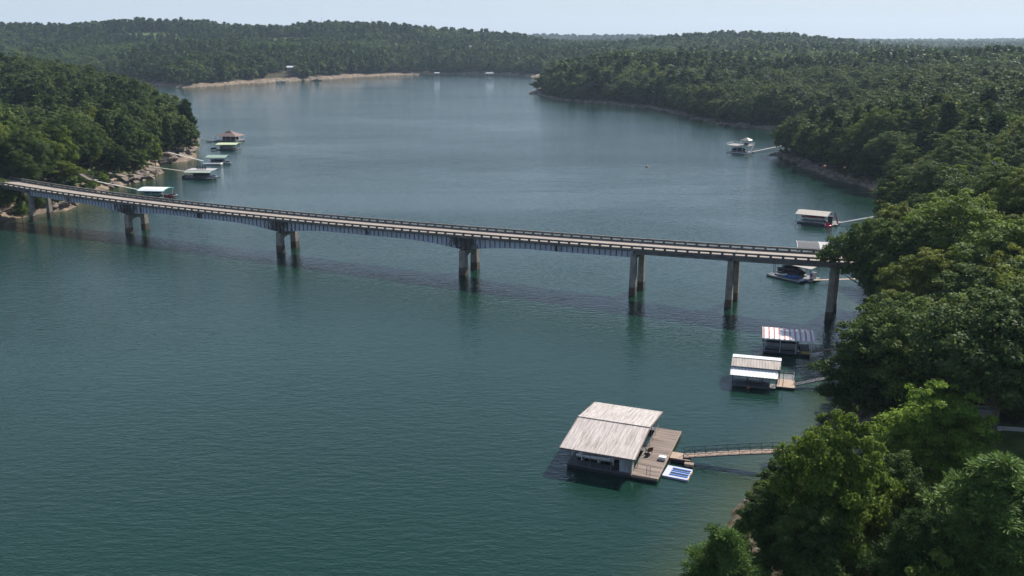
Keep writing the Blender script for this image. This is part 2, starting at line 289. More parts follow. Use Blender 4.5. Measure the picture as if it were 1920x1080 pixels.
def ground_mat():
    m, nt, p = nmat('ground'); tc = N(nt, 'ShaderNodeTexCoord')
    def noise(sc, det=5):
        n = N(nt, 'ShaderNodeTexNoise'); n.inputs['Scale'].default_value = sc; n.inputs['Detail'].default_value = det; nt.links.new(tc.outputs['Object'], n.inputs[0]); return n.outputs[0]
    floor = ramp(nt, [(.3, (.030, .026, .018)), (.7, (.055, .048, .028))], noise(.3))
    grass = ramp(nt, [(.3, (.035, .060, .016)), (.55, (.07, .10, .028)), (.75, (.12, .115, .05))], noise(.35, 8))
    sand = ramp(nt, [(.3, (.07, .058, .047)), (.5, (.15, .118, .092)), (.7, (.27, .21, .16))], noise(.25, 8))
    clay = ramp(nt, [(.3, (.30, .12, .07)), (.7, (.44, .21, .13))], noise(1.2, 8))
    cur = floor
    for nm, c in (('grass', grass), ('sand', sand), ('clay', clay)):
        a = N(nt, 'ShaderNodeAttribute'); a.attribute_name = nm
        s = N(nt, 'ShaderNodeMath', operation='ADD'); nt.links.new(a.outputs['Fac'], s.inputs[0]); nt.links.new(noise(.8, 4), s.inputs[1])
        mr = N(nt, 'ShaderNodeMapRange'); mr.inputs['From Min'].default_value = .85; mr.inputs['From Max'].default_value = 1.05; nt.links.new(s.outputs[0], mr.inputs[0])
        mx = N(nt, 'ShaderNodeMix'); mx.data_type = 'RGBA'; nt.links.new(mr.outputs[0], mx.inputs[0]); nt.links.new(cur, mx.inputs[6]); nt.links.new(c, mx.inputs[7]); cur = mx.outputs[2]
    nt.links.new(cur, p.inputs['Base Color']); p.inputs['Roughness'].default_value = .95; p.inputs['Specular IOR Level'].default_value = .1
    b = N(nt, 'ShaderNodeBump'); b.inputs['Distance'].default_value = .25; nt.links.new(noise(1.5), b.inputs['Height']); nt.links.new(b.outputs[0], p.inputs['Normal'])
    return m
me = npmesh('ground', V, fc, ground_mat(), smooth=True)
X, Y = V[:, 0], V[:, 1]
def blob(cx, cy, rx, ry, rot=0):
    c, s = math.cos(rot), math.sin(rot); u = (X-cx)*c+(Y-cy)*s; v = -(X-cx)*s+(Y-cy)*c; return np.exp(-((u/rx)**2+(v/ry)**2))
sand = smooth(9, 2, td-np.where(Y > 900, 5, 0)-np.where((X < 0) & (Y < 900), 2, 0))*np.where((X > 0) & (Y < 900), np.where(Y < 300, .42, .55), 1.0)
lawn = [(66, 98, 14, 10), (78, 92, 18, 12), (48, 96, 7, 12), (45, 84, 7, 8), (-150, 316, 10, 26), (-160, 345, 12, 18), (-143, 425, 10, 8)]
CLEAR = [(*W(530, 66, 1680)[:2], 45, 70), (*W(275, 58, 1720)[:2], 80, 60)]
grass = np.maximum.reduce([blob(*l) for l in lawn+[(a, b, c, d) for a, b, c, d in CLEAR]]+[smooth(8, 4, np.abs((X-BC[0])*BN[0]+(Y-BC[1])*BN[1]))*(((X-BC[0])*BD[0]+(Y-BC[1])*BD[1]) > 135)*.5])
clay = np.maximum(blob(33, 73, 7, 6), blob(45, 70, 6, 4))
for nm, a in (('sand', sand), ('grass', grass*1.1), ('clay', clay)): me.attributes.new(nm, 'FLOAT', 'POINT').data.foreach_set('value', a.astype(np.float32))
go = bpy.data.objects.new('ground', me); COL.objects.link(go); tag(go, kind='structure')
def gz(x, y): return float(terrain(np.array([x]), np.array([y]))[0])
# ------------------------------------------------------------------ water
def water_mat():
    m, nt, p = nmat('lake_water'); tc = N(nt, 'ShaderNodeTexCoord')
    def noise(sc, stretch, det, rot=0., rough=.5, dist=0.):
        mp = N(nt, 'ShaderNodeMapping'); mp.inputs['Scale'].default_value = stretch; mp.inputs['Rotation'].default_value = (0, 0, rot); nt.links.new(tc.outputs['Object'], mp.inputs[0])
        n = N(nt, 'ShaderNodeTexNoise'); n.inputs['Scale'].default_value = sc; n.inputs['Detail'].default_value = det; n.inputs['Roughness'].default_value = rough; n.inputs['Distortion'].default_value = dist; nt.links.new(mp.outputs[0], n.inputs[0]); return n.outputs[0]
    def mth(op, a, b):
        n = N(nt, 'ShaderNodeMath', operation=op)
        for i, q in enumerate((a, b)):
            if isinstance(q, (int, float)): n.inputs[i].default_value = q
            else: nt.links.new(q, n.inputs[i])
        return n.outputs[0]
    w1 = noise(1.0, (.42, 1.15, 1), 3, R(8), .55, .3); w2 = noise(.28, (.6, 1.1, 1), 2, R(-12)); w3 = noise(3.2, (.6, 1., 1), 2, R(20))
    h = mth('ADD', mth('MULTIPLY', w1, .15), mth('ADD', mth('MULTIPLY', w2, .09), mth('MULTIPLY', w3, .06)))
    gust = noise(.009, (.6, 1.5, 1), 4, R(-35), .6, .6); g2 = N(nt, 'ShaderNodeMapRange'); g2.inputs['From Min'].default_value = .36; g2.inputs['From Max'].default_value = .62; g2.inputs['To Min'].default_value = .6; g2.inputs['To Max'].default_value = 1.15; nt.links.new(gust, g2.inputs[0])
    b = N(nt, 'ShaderNodeBump'); b.inputs['Distance'].default_value = 1.; nt.links.new(g2.outputs[0], b.inputs['Strength']); nt.links.new(h, b.inputs['Height']); nt.links.new(b.outputs[0], p.inputs['Normal'])
    at = N(nt, 'ShaderNodeAttribute'); at.attribute_name = 'shallow'
    mx = N(nt, 'ShaderNodeMix'); mx.data_type = 'RGBA'; nt.links.new(at.outputs['Fac'], mx.inputs[0]); mx.inputs[6].default_value = (.005, .024, .0165, 1); mx.inputs[7].default_value = (.035, .048, .018, 1)
    nt.links.new(mx.outputs[2], p.inputs['Base Color']); p.inputs['Roughness'].default_value = .04; p.inputs['IOR'].default_value = 1.333; p.inputs['Specular IOR Level'].default_value = .5
    return m
wx = np.concatenate([-ex[::-3][:-1], np.arange(-230, 231, 5.2), ex[2::3]]); wy = np.concatenate([np.arange(-60, 560, 5.2), 560+np.cumsum(5.2*np.minimum(1.05**np.arange(1, 120), 90))])
hx, hy = np.meshgrid(wx, wy); wsd = np.maximum(sdf(hx.ravel(), hy.ravel(), polyR), sdf(hx.ravel(), hy.ravel(), polyD))
nx, ny = len(wx), len(wy); ii = (np.arange(ny-1)[:, None]*nx+np.arange(nx-1)[None, :]).ravel()
wf = np.stack([ii, ii+1, ii+nx+1, ii+nx], 1); inner = (wsd[wf] < 60).any(1)
me = npmesh('water', np.stack([hx.ravel(), hy.ravel(), np.zeros(hx.size)], 1), wf[inner], water_mat())
me.attributes.new('shallow', 'FLOAT', 'POINT').data.foreach_set('value', (smooth(-9, 1, wsd)*.8).astype(np.float32))
wo = bpy.data.objects.new('water', me); COL.objects.link(wo); tag(wo, kind='structure')
# ------------------------------------------------------------------ tree prototypes
def leaves(centers, normals, size, r, aspect=1.5, tdir=None):
    n = len(centers); nn = normals/np.maximum(np.linalg.norm(normals, axis=1, keepdims=True), 1e-6)
    t = r.normal(size=(n, 3)) if tdir is None else tdir.copy(); t -= (t*nn).sum(1, keepdims=True)*nn; t /= np.linalg.norm(t, axis=1, keepdims=True); b = np.cross(nn, t)
    s = (size*r.uniform(.65, 1.35, n))[:, None]
    v = np.stack([centers-t*s*aspect/2, centers+b*s*.5-nn*s*.12, centers+t*s*aspect/2, centers-b*s*.5-nn*s*.12], 1).reshape(-1, 3)
    return v, np.arange(4*n).reshape(n, 4)
def unit(r, n):
    u = r.normal(size=(n, 3)); return u/np.linalg.norm(u, axis=1, keepdims=True)
def broad(seed, nl, leaf, fill=1.0, H=1.0, Rr=.36, low=.22, lobes=26, narrow=0., jit=.75, rs=1., lead=0):
    """unit-height broadleaf crown: lobes spread through an uneven egg, leaf cards on and inside each lobe"""
    r = np.random.default_rng(seed); C_, N_, T_ = [], [], []
    cz = (1+low)/2; hz = (1-low)/2; L = []
    tries = 0
    while len(L) < lobes and tries < 4000:
        tries += 1
        u = unit(r, 1)[0]; k_ = r.uniform(.34, .95); zz = u[2]*k_
        w = Rr*(1-.28*max(zz, 0)-narrow*max(zz+.2, 0))
        c = np.array([u[0]*k_*w, u[1]*k_*w, cz+zz*hz*.95]); c[:2] *= 1+.3*math.sin(3*math.atan2(u[1], u[0])+seed)
        rad = r.uniform(.045, .115)*(.75+.45*(1-k_))*Rr/.36*1.15*rs
        if all(np.linalg.norm((c-q[0])) > .60*(rad+q[1]) for q in L): L.append((c, rad, r.uniform(-.16, .16)))
    for i in range(lead):
        a, k_ = r.uniform(0, 6.28), r.uniform(.1, .85); L.append((np.array([math.cos(a)*k_*Rr, math.sin(a)*k_*Rr, cz+hz*math.sqrt(1-k_*k_)*r.uniform(.92, 1.08)]), r.uniform(.022, .045), r.uniform(-.05, .2)))
    tot = sum(q[1]**2 for q in L)
    for c, rad, tn in L:
        n = int(nl*rad**2/tot); u = unit(r, n); u[:, 2] = np.where(u[:, 2] < -.3, -u[:, 2]*.6, u[:, 2]); u /= np.linalg.norm(u, axis=1, keepdims=True)
        bump = 1+.42*np.sin(u[:, 0]*7+seed+c[0]*40)*np.sin(u[:, 1]*7+c[1]*40)*np.sin(u[:, 2]*6+1)
        rr = rad*r.uniform(.55, 1.08, n)**.6*bump
        C_.append(c+u*rr[:, None]*np.array([1.12, 1.12, .85])); N_.append(u*1.0+unit(r, n)*jit+np.array([0, 0, .25])); T_.append(np.clip(.45+tn+r.normal(0, .17, n)+.0*u[:, 2], 0, 1))
    n = int(nl*.05*fill); u = unit(r, n); k_ = r.uniform(.2, .95, n)**.6
    C_.append(np.stack([u[:, 0]*k_*Rr*.95, u[:, 1]*k_*Rr*.95, cz+u[:, 2]*k_*hz], 1)); N_.append(u+unit(r, n)); T_.append(np.clip(.4+r.normal(0, .15, n), 0, 1))
    C_ = np.concatenate(C_); N_ = np.concatenate(N_); T_ = np.concatenate(T_)
    v, f = leaves(C_, N_, np.full(len(C_), leaf), r); return v, f, T_, L
def pine(seed, nl, leaf, Rr=.24, low=.35, tiers=13, tip=.55, asp=2.3, sub=2, lr=1.):
    r = np.random.default_rng(seed); C_, N_, T_, U_ = [], [], [], []; L = []
    for i in range(tiers):
        h = low+(1-low)*(i+.3*r.random())/(tiers-.2); w = Rr*(1-((h-low)/(1-low))**1.5*tip*1.35)*r.uniform(.75, 1.15)*(.75+.25*min(1, (h-low)/.12))
        for j in range(5 if i < tiers-2 else 3):
            a = i*2.4+j*1.257+r.uniform(-.4, .4); ww = w*r.uniform(.55, 1.1)
            for q_ in range(sub):
                kq = .85-.48*q_/(sub-1) if sub > 1 else .8; aa = a+(r.uniform(-.35, .35) if sub > 2 else 0)
                L.append((np.array([math.cos(aa)*ww*kq, math.sin(aa)*ww*kq, h+r.uniform(-.02, .025)]), r.uniform(.05, .085)*lr*Rr/.24*(.7+.4*(1-h)), r.uniform(-.15, .15)))
    L.append((np.array([0, 0, .975]), .035, .1)); tot = sum(q[1]**2 for q in L)
    for c, rad, tn in L:
        n = max(3, int(nl*rad**2/tot)); u = unit(r, n); rr = rad*r.uniform(.15, 1.1, n)
        U_.append(u); C_.append(c+u*rr[:, None]*np.array([1.15, 1.15, .72])); N_.append(np.cross(u, unit(r, n))+np.array([0, 0, .25])); T_.append(np.clip(.36+tn+r.normal(0, .14, n), 0, 1))
    C_ = np.concatenate(C_); N_ = np.concatenate(N_); T_ = np.concatenate(T_)
    v, f = leaves(C_, N_, np.full(len(C_), leaf), r, aspect=asp, tdir=np.concatenate(U_)); return v, f, T_, L
def trunk_mesh(name, L, r0, top, seed, limbs=10):
    r = np.random.default_rng(seed); mb = MB(); x = y = 0.; pts = [(0, 0, -.06)]; rs = [r0*1.35]
    for i in range(1, 8):
        h = top*i/7; x += r.uniform(-.008, .008); y += r.uniform(-.008, .008); pts.append((x, y, h)); rs.append(r0*(1-.82*i/7)+.002)
    mb.path(pts, rs, 8)
    for c, rad, tn in sorted(L, key=lambda q: -q[1])[:limbs]:
        k_ = max(1, min(6, int((c[2]*.72)/top*7))); p0 = Vector(pts[k_]); p1 = Vector(c); md = p0.lerp(p1, .5)+Vector((0, 0, -.015))
        mb.path([p0, md, p1], [rs[k_]*.5, rs[k_]*.3, .002], 5)
    o = mb; me = bpy.data.meshes.new(name); me.from_pydata(o.v, [], o.f); me.materials.append(M['bark']); me.update(); return me
PROTO = {}
def proto(key, kind, seed, nl, leaf, **kw):
    limbs = kw.pop('limbs', 10); r0 = kw.pop('r0', .017)
    v, f, t, L = (broad if kind == 'b' else pine)(seed, nl, leaf, **kw)
    PROTO[key] = (npmesh('foliage', v, f, M['leaf' if kind == 'b' else 'needle'], t), trunk_mesh('trunk', L, r0, .82 if kind == 'b' else .95, seed, limbs))
for i in range(5): proto(('hb', i), 'b', 100+i, 42000, .0130, Rr=[.42, .37, .34, .40, .31][i], low=[.16, .2, .14, .40, .1][i], lobes=[130, 115, 110, 125, 100][i], fill=.5, rs=.78, lead=22, limbs=26)
proto(('hb', 5), 'b', 131, 16000, .021, Rr=.30, low=.26, lobes=30, fill=.5)
for i in range(2): proto(('hp', i), 'p', 200+i, 85000, .0058, Rr=.33, low=.28, tiers=15, tip=.5, asp=4.2, sub=5, lr=.62)
for i in range(6): proto(('mb', i), 'b', 300+i, 7000, .030, Rr=[.36, .31, .34, .28, .38, .25][i], low=.12, lobes=[66, 56, 60, 52, 70, 48][i], rs=.92, lead=8, narrow=[0, .2, 0, .3, 0, .3][i], limbs=6, jit=.55)
for i in range(3): proto(('mp', i), 'p', 400+i, 4200, .040, Rr=[.21, .18, .24][i], low=[.28, .35, .22][i], limbs=4)
for i in range(5): proto(('fb', i), 'b', 500+i, 900, .075, Rr=[.38, .33, .36, .30, .40][i], low=.06, lobes=[26, 22, 25, 20, 28][i], fill=2., limbs=0, jit=.6)
for i in range(2): proto(('fp', i), 'p', 600+i, 700, .085, Rr=.19, low=.2, limbs=0, tiers=9)
TONE = {'vivid green': (1.8, 1.95, 1.2), 'pine green': (1.7, 1.75, 1.6), 'dark green': (.72, .78, .80), 'deep green': (.85, .92, .85), 'mid green': (1.05, 1.1, .95), 'bright green': (1.5, 1.5, .95), 'yellow-green': (1.9, 1.75, 1.0), 'olive green': (1.45, 1.25, .95), 'grey-green': (1.25, 1.2, 1.35), 'golden yellow': (3.2, 2.1, .9)}
def tree(key, x, y, H, w, tone, label, group=None, name=None, rz=None, z=None):
    cr, tr = PROTO[key]; pinek = 'p' in key[0]
    nm = name or ('pine_tree' if pinek else 'broadleaf_tree')
    z = gz(x, y) if z is None else z
    rz = random.uniform(0, 6.28) if rz is None else rz
    e = empty(nm, (x, y, z), rz, label, 'pine tree' if pinek else 'tree', group); e.scale = (H*w, H*w, H)
    c = bpy.data.objects.new('crown', cr); COL.objects.link(c); c.parent = e; c.color = (*TONE[tone], 1)
    t = bpy.data.objects.new('trunk', tr); COL.objects.link(t); t.parent = e
    return e
HAND = []
def hand(px, py, zg, H, w, key, tone, label, rz=None, **k):
    x, y = G(px, py, zg); z = gz(x, y); HAND.append((x, y, H*w*.34)); return tree(key, x, y, H, w, tone, label, rz=rz, z=z, **k)
# foreground trees of the near right bank
hand(1742, 935, 6, 14.2, 1.0, ('hb', 0), 'vivid green', 'rounded bright green tree in the middle of the near right bank, below the tall oak', rz=.4)
hand(1552, 1080, 5, 17.8, .78, ('hb', 1), 'yellow-green', 'yellow-tipped green tree beside the big boat dock gangway', rz=2.)
hand(1442, 1085, 3, 11.0, 1.0, ('hb', 4), 'deep green', 'small dark green tree leaning over the water just left of the yellow-tipped tree', rz=1.)
hand(1350, 1215, 3, 12.4, 1.1, ('hp', 0), 'pine green', 'young pine at the bottom edge, farthest left of the near bank trees', rz=.5)
hand(1830, 1150, 7, 16.3, 1.32, ('hp', 1), 'pine green', 'broad pine with clustered needles filling the bottom right corner', rz=1.7)
hand(1690, 1175, 6, 12.5, 1.05, ('hp', 0), 'deep green', 'lower pine at the bottom edge, left of the broad corner pine', rz=3.3)
hand(1735, 1230, 6, 11.0, .8, ('hb', 5), 'mid green', 'sparse leafy sapling at the bottom edge in front of the pines', rz=.2)
hand(1520, 1150, 4, 11.5, 1.1, ('hb', 2), 'deep green', 'dense green tree at the bottom edge below the yellow-tipped tree', rz=.2)
hand(1655, 1020, 6, 11.5, 1.05, ('hb', 1), 'deep green', 'dark green tree filling the gap between the yellow-tipped tree and the rounded bright green one', rz=.9)
hand(1852, 862, 6.8, 21.5, 1.08, ('hb', 3), 'grey-green', 'tall oak with a thick bare trunk standing on the lawn beside the path', rz=2.4)
hand(1612, 790, 3, 16.0, 1.12, ('hb', 2), 'mid green', 'large green tree overhanging the water beside the red striped dock', rz=1.2)
hand(1665, 752, 4, 17.5, 1.05, ('hb', 0), 'deep green', 'dark green tree behind the lattice gangway on the near bank', rz=3.1)
hand(1745, 775, 6, 18.5, 1.12, ('hb', 1), 'grey-green', 'grey-green tree standing left of the tall oak', rz=.9)
hand(1652, 640, 4, 11.5, 1.0, ('hb', 2), 'mid green', 'green tree just in front of the right bridge end', rz=4.)
hand(1628, 600, 3, 20.5, .95, ('hb', 3), 'mid green', 'tall tree whose crown hides the right end of the bridge road', rz=5.)
hand(1930, 720, 9, 20.0, 1.1, ('hb', 0), 'mid green', 'green tree cut by the right edge of the photo behind the tall oak', rz=5.)
hand(1700, 560, 9, 20, 1.0, ('hb', 1), 'deep green', 'dark tree beside the road just past the right bridge end', rz=.3)
hand(1800, 600, 12, 16., 1.1, ('hb', 4), 'grey-green', 'grey-green tree uphill from the right bridge end', rz=1.3)
hand(1895, 610, 13, 17., 1.1, ('hb', 2), 'grey-green', 'pale grey-green tree at the right edge above the oak', rz=2.3)
hand(1775, 520, 12, 21, 1.2, ('hb', 0), 'bright green', 'wide bright green tree behind the right bridge approach', rz=2.9)
hand(1875, 540, 14, 19., 1.2, ('hb', 3), 'bright green', 'bright green tree at the right edge beyond the bridge approach', rz=2.)
hand(1672, 505, 9, 20.5, 1.05, ('hb', 2), 'olive green', 'olive green tree on the shore beyond the right bridge end', rz=3.9)
hand(1838, 425, 11, 23, .95, ('hb', 5), 'grey-green', 'pale grey thin-leaved tree next to the utility pole on the right bank', rz=.5)
hand(1745, 428, 9, 22.5, 1.15, ('hb', 1), 'deep green', 'broad dark tree left of the pale tree by the utility pole', rz=4.5)
hand(1678, 445, 5, 19, 1.0, ('hb', 4), 'olive green', 'olive tree at the edge of the narrow right cove', rz=1.1)
hand(1925, 440, 14, 15., 1.0, ('hb', 4), 'bright green', 'bright green tree at the right edge below the gabled house', rz=1.4)
# the left wood, seen singly
for (px, py, z, H, w, key, tone, label, rz) in [
    (128, 315, 9, 20, .62, ('hb', 4), 'bright green', 'tall narrow light green tree in the left wood above the wooden stairs', 1.), (60, 302, 12, 16, .95, ('hb', 1), 'grey-green', 'wide grey-green tree at the left edge just above the bridge', 2.),
    (200, 300, 6, 21, .85, ('mp', 0), 'dark green', 'dark pine standing over the grassy slope of the left wood', .3), (232, 297, 6, 20, .85, ('mp', 2), 'dark green', 'dark pine right of its twin over the left grassy slope', 2.3),
    (345, 281, 3, 17, .9, ('mb', 0), 'mid green', 'green tree at the very tip of the left headland', .7), (318, 287, 4, 18.5, .8, ('mp', 1), 'dark green', 'dark pine just inside the tip of the left headland', 1.), (262, 300, 5, 15, .8, ('mb', 1), 'yellow-green', 'yellow-green tree by the shore rocks of the left headland', 1.),
    (290, 296, 4, 14, .7, ('mb', 2), 'yellow-green', 'yellow-green tree above the white gangway of the left headland', 4.), (176, 245, 15, 19, .6, ('mb', 5), 'golden yellow', 'golden yellow tree rising among green ones in the left wood', .4), (18, 250, 16, 14, .8, ('mb', 3), 'olive green', 'olive blond tree near the left edge of the left wood', .4),
    (10, 390, 3, 10, .95, ('hb', 2), 'bright green', 'bushy bright tree in front of the bridge at the left edge', .4), (72, 388, 2, 5.5, 1.1, ('hb', 0), 'mid green', 'small leafy tree between the columns of the first bridge pier at left', 1.), (104, 376, 3, 5.5, 1.1, ('hb', 2), 'olive green', 'small olive tree right of the first bridge pier', 1.), (40, 398, 2, 6, 1.1, ('hb', 1), 'bright green', 'small bright tree left of the first bridge pier', 1.), (-45, 397, 3, 13, .9, ('hb', 0), 'mid green', 'green tree cut by the left edge in front of the bridge', .4), (20, 304, 12, 13, 1., ('hb', 1), 'mid green', 'low green tree behind the left end of the bridge railing', .4)]:
    hand(px, py, z, H, w, key, tone, label, rz=rz)
# ------------------------------------------------------------------ scatter of the woods
def hit(px, py, D0, D1):
    for D in np.arange(D0, D1, 12.):
        x, y, z = W(px, py, D)
        if z <= gz(x, y): return (x, y)
    return (x, y)
HILLH = [hit(746, 93, 1350, 1900), hit(790, 89, 1350, 1900), hit(887, 94, 1380, 1900)]
print('hillhouses', HILLH)
sc = np.random.default_rng(21); cand = []
def scatter(x0, x1, y0, y1, s):
    nx_, ny_ = int((x1-x0)/s), int((y1-y0)/s)
    a, b = np.meshgrid(np.arange(nx_), np.arange(ny_)); a = a.ravel(); b = b.ravel()
    return x0+(a+.5*(b % 2)+sc.uniform(-.36, .36, len(a)))*s, y0+(b+sc.uniform(-.36, .36, len(a)))*s
for (y0, y1, s) in [(40, 330, 7.0), (330, 700, 7.4), (700, 1000, 8.0), (1000, 1700, 10.6), (1700, 2300, 12.5), (2300, 3400, 17), (3400, 5200, 30)]:
    hw = y1*.66+60; x, y = scatter(-hw, hw, y0, y1, s); k = np.abs(x) < y*.64+75; x, y = x[k], y[k]
    z, d = terrain(x, y, True); t = (x-BC[0])*BD[0]+(y-BC[1])*BD[1]; o = np.abs((x-BC[0])*BN[0]+(y-BC[1])*BN[1])
    ok = d > (1.5+sc.uniform(0, 2.5, len(x))+np.where(y > 900, 5+3*np.sin(x*.02), 0)); ok &= ~((o < 7.5) & (t > -175))
    for lx, ly, a, b in lawn[:4]+[(56.5, 97, 22, 17), (34, 74, 11, 10)]: ok &= ((x-lx)/a)**2+((y-ly)/b)**2 > 1
    for lx, ly, a, b in [(-150, 312, 9, 24), (-158, 342, 9, 16), (-146, 425, 7, 7), (-138, 402, 9, 9)]: ok &= ((x-lx)/a)**2+((y-ly)/b)**2 > 1
    for cx, cy, a, b in CLEAR: ok &= ((x-cx)/a)**2+((y-cy)/b)**2 > 1
    for hx_, hy_, hr in HAND: ok &= np.hypot(x-hx_, y-hy_) > max(3.5, hr)
    for (px, py, zz, rad) in [(55, 229, 18, 9), (60, 200, 18, 9), (66, 133, 9, 14), (105, 141, 6, 16), (168, 133, 6, 12), (547, 138, 7, 8), (1890, 375, 15, 9)]:
        qx, qy = G(px, py, zz); ok &= ~((np.abs(x-qx-(qy-y)*qx/qy*-0.) < rad) & (y < qy+rad) & (y > qy-rad*1.6))
    for qx, qy in HILLH+[G(547, 138, 7)]: ok &= ~((np.abs(x-qx) < 11) & (y < qy+10) & (y > qy-130))
    ok &= ~((x > 15) & (x < 66) & (y < 134)); ok &= ~((x < 70) & (x > -30) & (y < 84))
    cand += list(zip(x[ok], y[ok], z[ok], d[ok], [s]*ok.sum()))
cand = np.array(cand); Dd = np.hypot(cand[:, 0], cand[:, 1]); order = np.argsort(Dd); cand = cand[order]; Dd = Dd[order]
inview = (np.abs(cand[:, 0]) < cand[:, 1]*.585+14)
# pines stand in patches and along ridges
pn = vnoise(cand[:, 0], cand[:, 1], 120, 40)*.6+sc.random(len(cand))*.4+np.where(cand[:, 1] > 1700, .14, 0)+np.where((cand[:, 0] > 0) & (cand[:, 1] < 800), -.16, 0)
ispine = pn > .60
def region(x, y, d):
    edge = 'by the water' if d < 12 else ('inland' if d < 45 else 'deep inland')
    if x < 0 and y < 760: return edge, 'of the left headland'
    if y < 300: return edge, 'of the near right bank'
    if y < 600: return edge, 'of the middle right headland'
    if y < 1300 and x > -100: return edge, 'of the far right headland'
    return edge, 'across the lake'
LMS = [(1550, 405, 'tan-roofed dock'), (1480, 640, 'red-striped dock'), (1600, 490, 'right bridge end'), (1700, 492, 'bridge approach road'), (1865, 310, 'grey utility pole'), (1890, 350, 'brown gabled house'), (1860, 780, 'short footbridge'), (1383, 270, 'two-level white dock'), (1552, 320, 'nearer marker ball'), (1480, 245, 'head of the middle cove'), (1455, 290, 'tip of the middle headland'), (1000, 178, 'tip of the far right headland'), (1240, 206, 'bend of the far right shore'), (1700, 180, 'middle headland crest'), (1880, 150, 'right edge woods'),
       (160, 330, 'wooden stairs'), (288, 358, 'teal-edged dock'), (300, 320, 'rocky point'), (340, 285, 'white gangway'), (365, 262, 'tip of the left headland'), (56, 229, 'tan-roofed cabin'), (62, 195, 'dark gabled cabin'), (176, 165, 'golden yellow tree'), (20, 215, 'olive blond tree'), (20, 335, 'left end of the bridge'), (200, 152, 'red-roofed cove dock'), (105, 140, 'pale green roofed house'), (270, 220, 'left headland back shore')]
def landmark(x, y, z):
    zz = z-HC; dep = y*math.cos(TH)-zz*math.sin(TH); px = 960+F*x/dep; py = 540-F*(y*math.sin(TH)+zz*math.cos(TH))/dep
    q = min(LMS, key=lambda l: math.hypot(px-l[0], 1.6*(py-l[1]))); dx, dy = px-q[0], 1.6*(py-q[1]); r_ = math.hypot(dx, dy)
    w_ = 'close ' if r_ < 60 else ''
    return w_+(('left of' if dx < 0 else 'right of') if abs(dx) > abs(dy) else ('behind' if dy < 0 else 'in front of'))+' the '+q[2]
cnt = {'b': sum('b' in h.name[:1] for h in bpy.data.objects if h.name.startswith('broadleaf')), 'p': 6}
tones = ['dark green', 'deep green', 'deep green', 'mid green', 'mid green', 'grey-green', 'olive green', 'bright green']
rest = []
for i, (x, y, z, d, s) in enumerate(cand):
    p = bool(ispine[i]); kk = 'p' if p else 'b'
    H = (sc.uniform(16, 25) if p else sc.uniform(11.5, 22)+1.5*math.sin(x*.03)*math.cos(y*.027))
    if d < 10: H *= sc.uniform(.6, .95)
    wdt = sc.uniform(.85, 1.25)*(1. if p else 17./H*.5+.5)*(1 if s < 10 else min(s/9.5*.95, 2.4))
    if inview[i] and cnt[kk] < 300 and Dd[i] < 1000:
        cnt[kk] += 1; tone = (['dark green', 'dark green', 'deep green'] if p else tones)[int(sc.integers(0, 3 if p else 8))]; e_, rg = region(x, y, d)
        key = (('hp', int(sc.integers(0, 2))) if Dd[i] < 200 else ('mp', int(sc.integers(0, 3)))) if p else (('hb', int(sc.integers(0, 5))) if Dd[i] < 400 else ('mb', int(sc.integers(0, 6))))
        kind = 'pine' if p else 'broadleaf'
        lm = landmark(x, y, z+H*.7)
        tree(key, x, y, H, wdt*(.95 if not p else 1.1), tone, f'{tone} {kind} tree {e_} {lm}', f'{tone} {kind} trees {e_} {lm}', rz=sc.uniform(0, 6.28), z=z)
    else: rest.append((x, y, z, H, wdt*(1.15 if s > 8 else 1.08), kk, Dd[i]))
# everything farther off: one wood of instances
def gn_scatter(name, pts, protos, label, cat):
    me = bpy.data.meshes.new(name); me.vertices.add(len(pts)); me.vertices.foreach_set('co', np.array([p[:3] for p in pts], np.float32).ravel())
    me.attributes.new('scl', 'FLOAT_VECTOR', 'POINT').data.foreach_set('vector', np.array([p[3] for p in pts], np.float32).ravel())
    me.attributes.new('rot', 'FLOAT_VECTOR', 'POINT').data.foreach_set('vector', np.array([(0, 0, p[4]) for p in pts], np.float32).ravel())
    me.attributes.new('idx', 'INT', 'POINT').data.foreach_set('value', np.array([p[5] for p in pts], np.int32))
    o = bpy.data.objects.new(name, me); COL.objects.link(o); tag(o, label, cat, kind='stuff')
    c = bpy.data.collections.new(name+'_kinds')
    for i, (m_, tone) in enumerate(protos):
        q = bpy.data.objects.new('%02d_crown' % i, m_); q.color = (*TONE[tone], 1); c.objects.link(q)
    ng = bpy.data.node_groups.new(name, 'GeometryNodeTree'); ng.interface.new_socket('Geometry', in_out='INPUT', socket_type='NodeSocketGeometry'); ng.interface.new_socket('Geometry', in_out='OUTPUT', socket_type='NodeSocketGeometry')
    gi = N(ng, 'NodeGroupInput'); go_ = N(ng, 'NodeGroupOutput'); ip = N(ng, 'GeometryNodeInstanceOnPoints'); ci = N(ng, 'GeometryNodeCollectionInfo')
    ci.inputs['Collection'].default_value = c; ci.inputs['Separate Children'].default_value = True; ci.inputs['Reset Children'].default_value = True
    def na(nm, t):
        n = N(ng, 'GeometryNodeInputNamedAttribute'); n.data_type = t; n.inputs['Name'].default_value = nm; return [q for q in n.outputs if q.enabled][0]
    ip.inputs['Pick Instance'].default_value = True
    ng.links.new(gi.outputs[0], ip.inputs['Points']); ng.links.new(ci.outputs[0], ip.inputs['Instance']); ng.links.new(na('idx', 'INT'), ip.inputs['Instance Index'])
    ng.links.new(na('rot', 'FLOAT_VECTOR'), ip.inputs['Rotation']); ng.links.new(na('scl', 'FLOAT_VECTOR'), ip.inputs['Scale']); ng.links.new(ip.outputs[0], go_.inputs[0])
    md = o.modifiers.new('scatter', 'NODES'); md.node_group = ng; return o
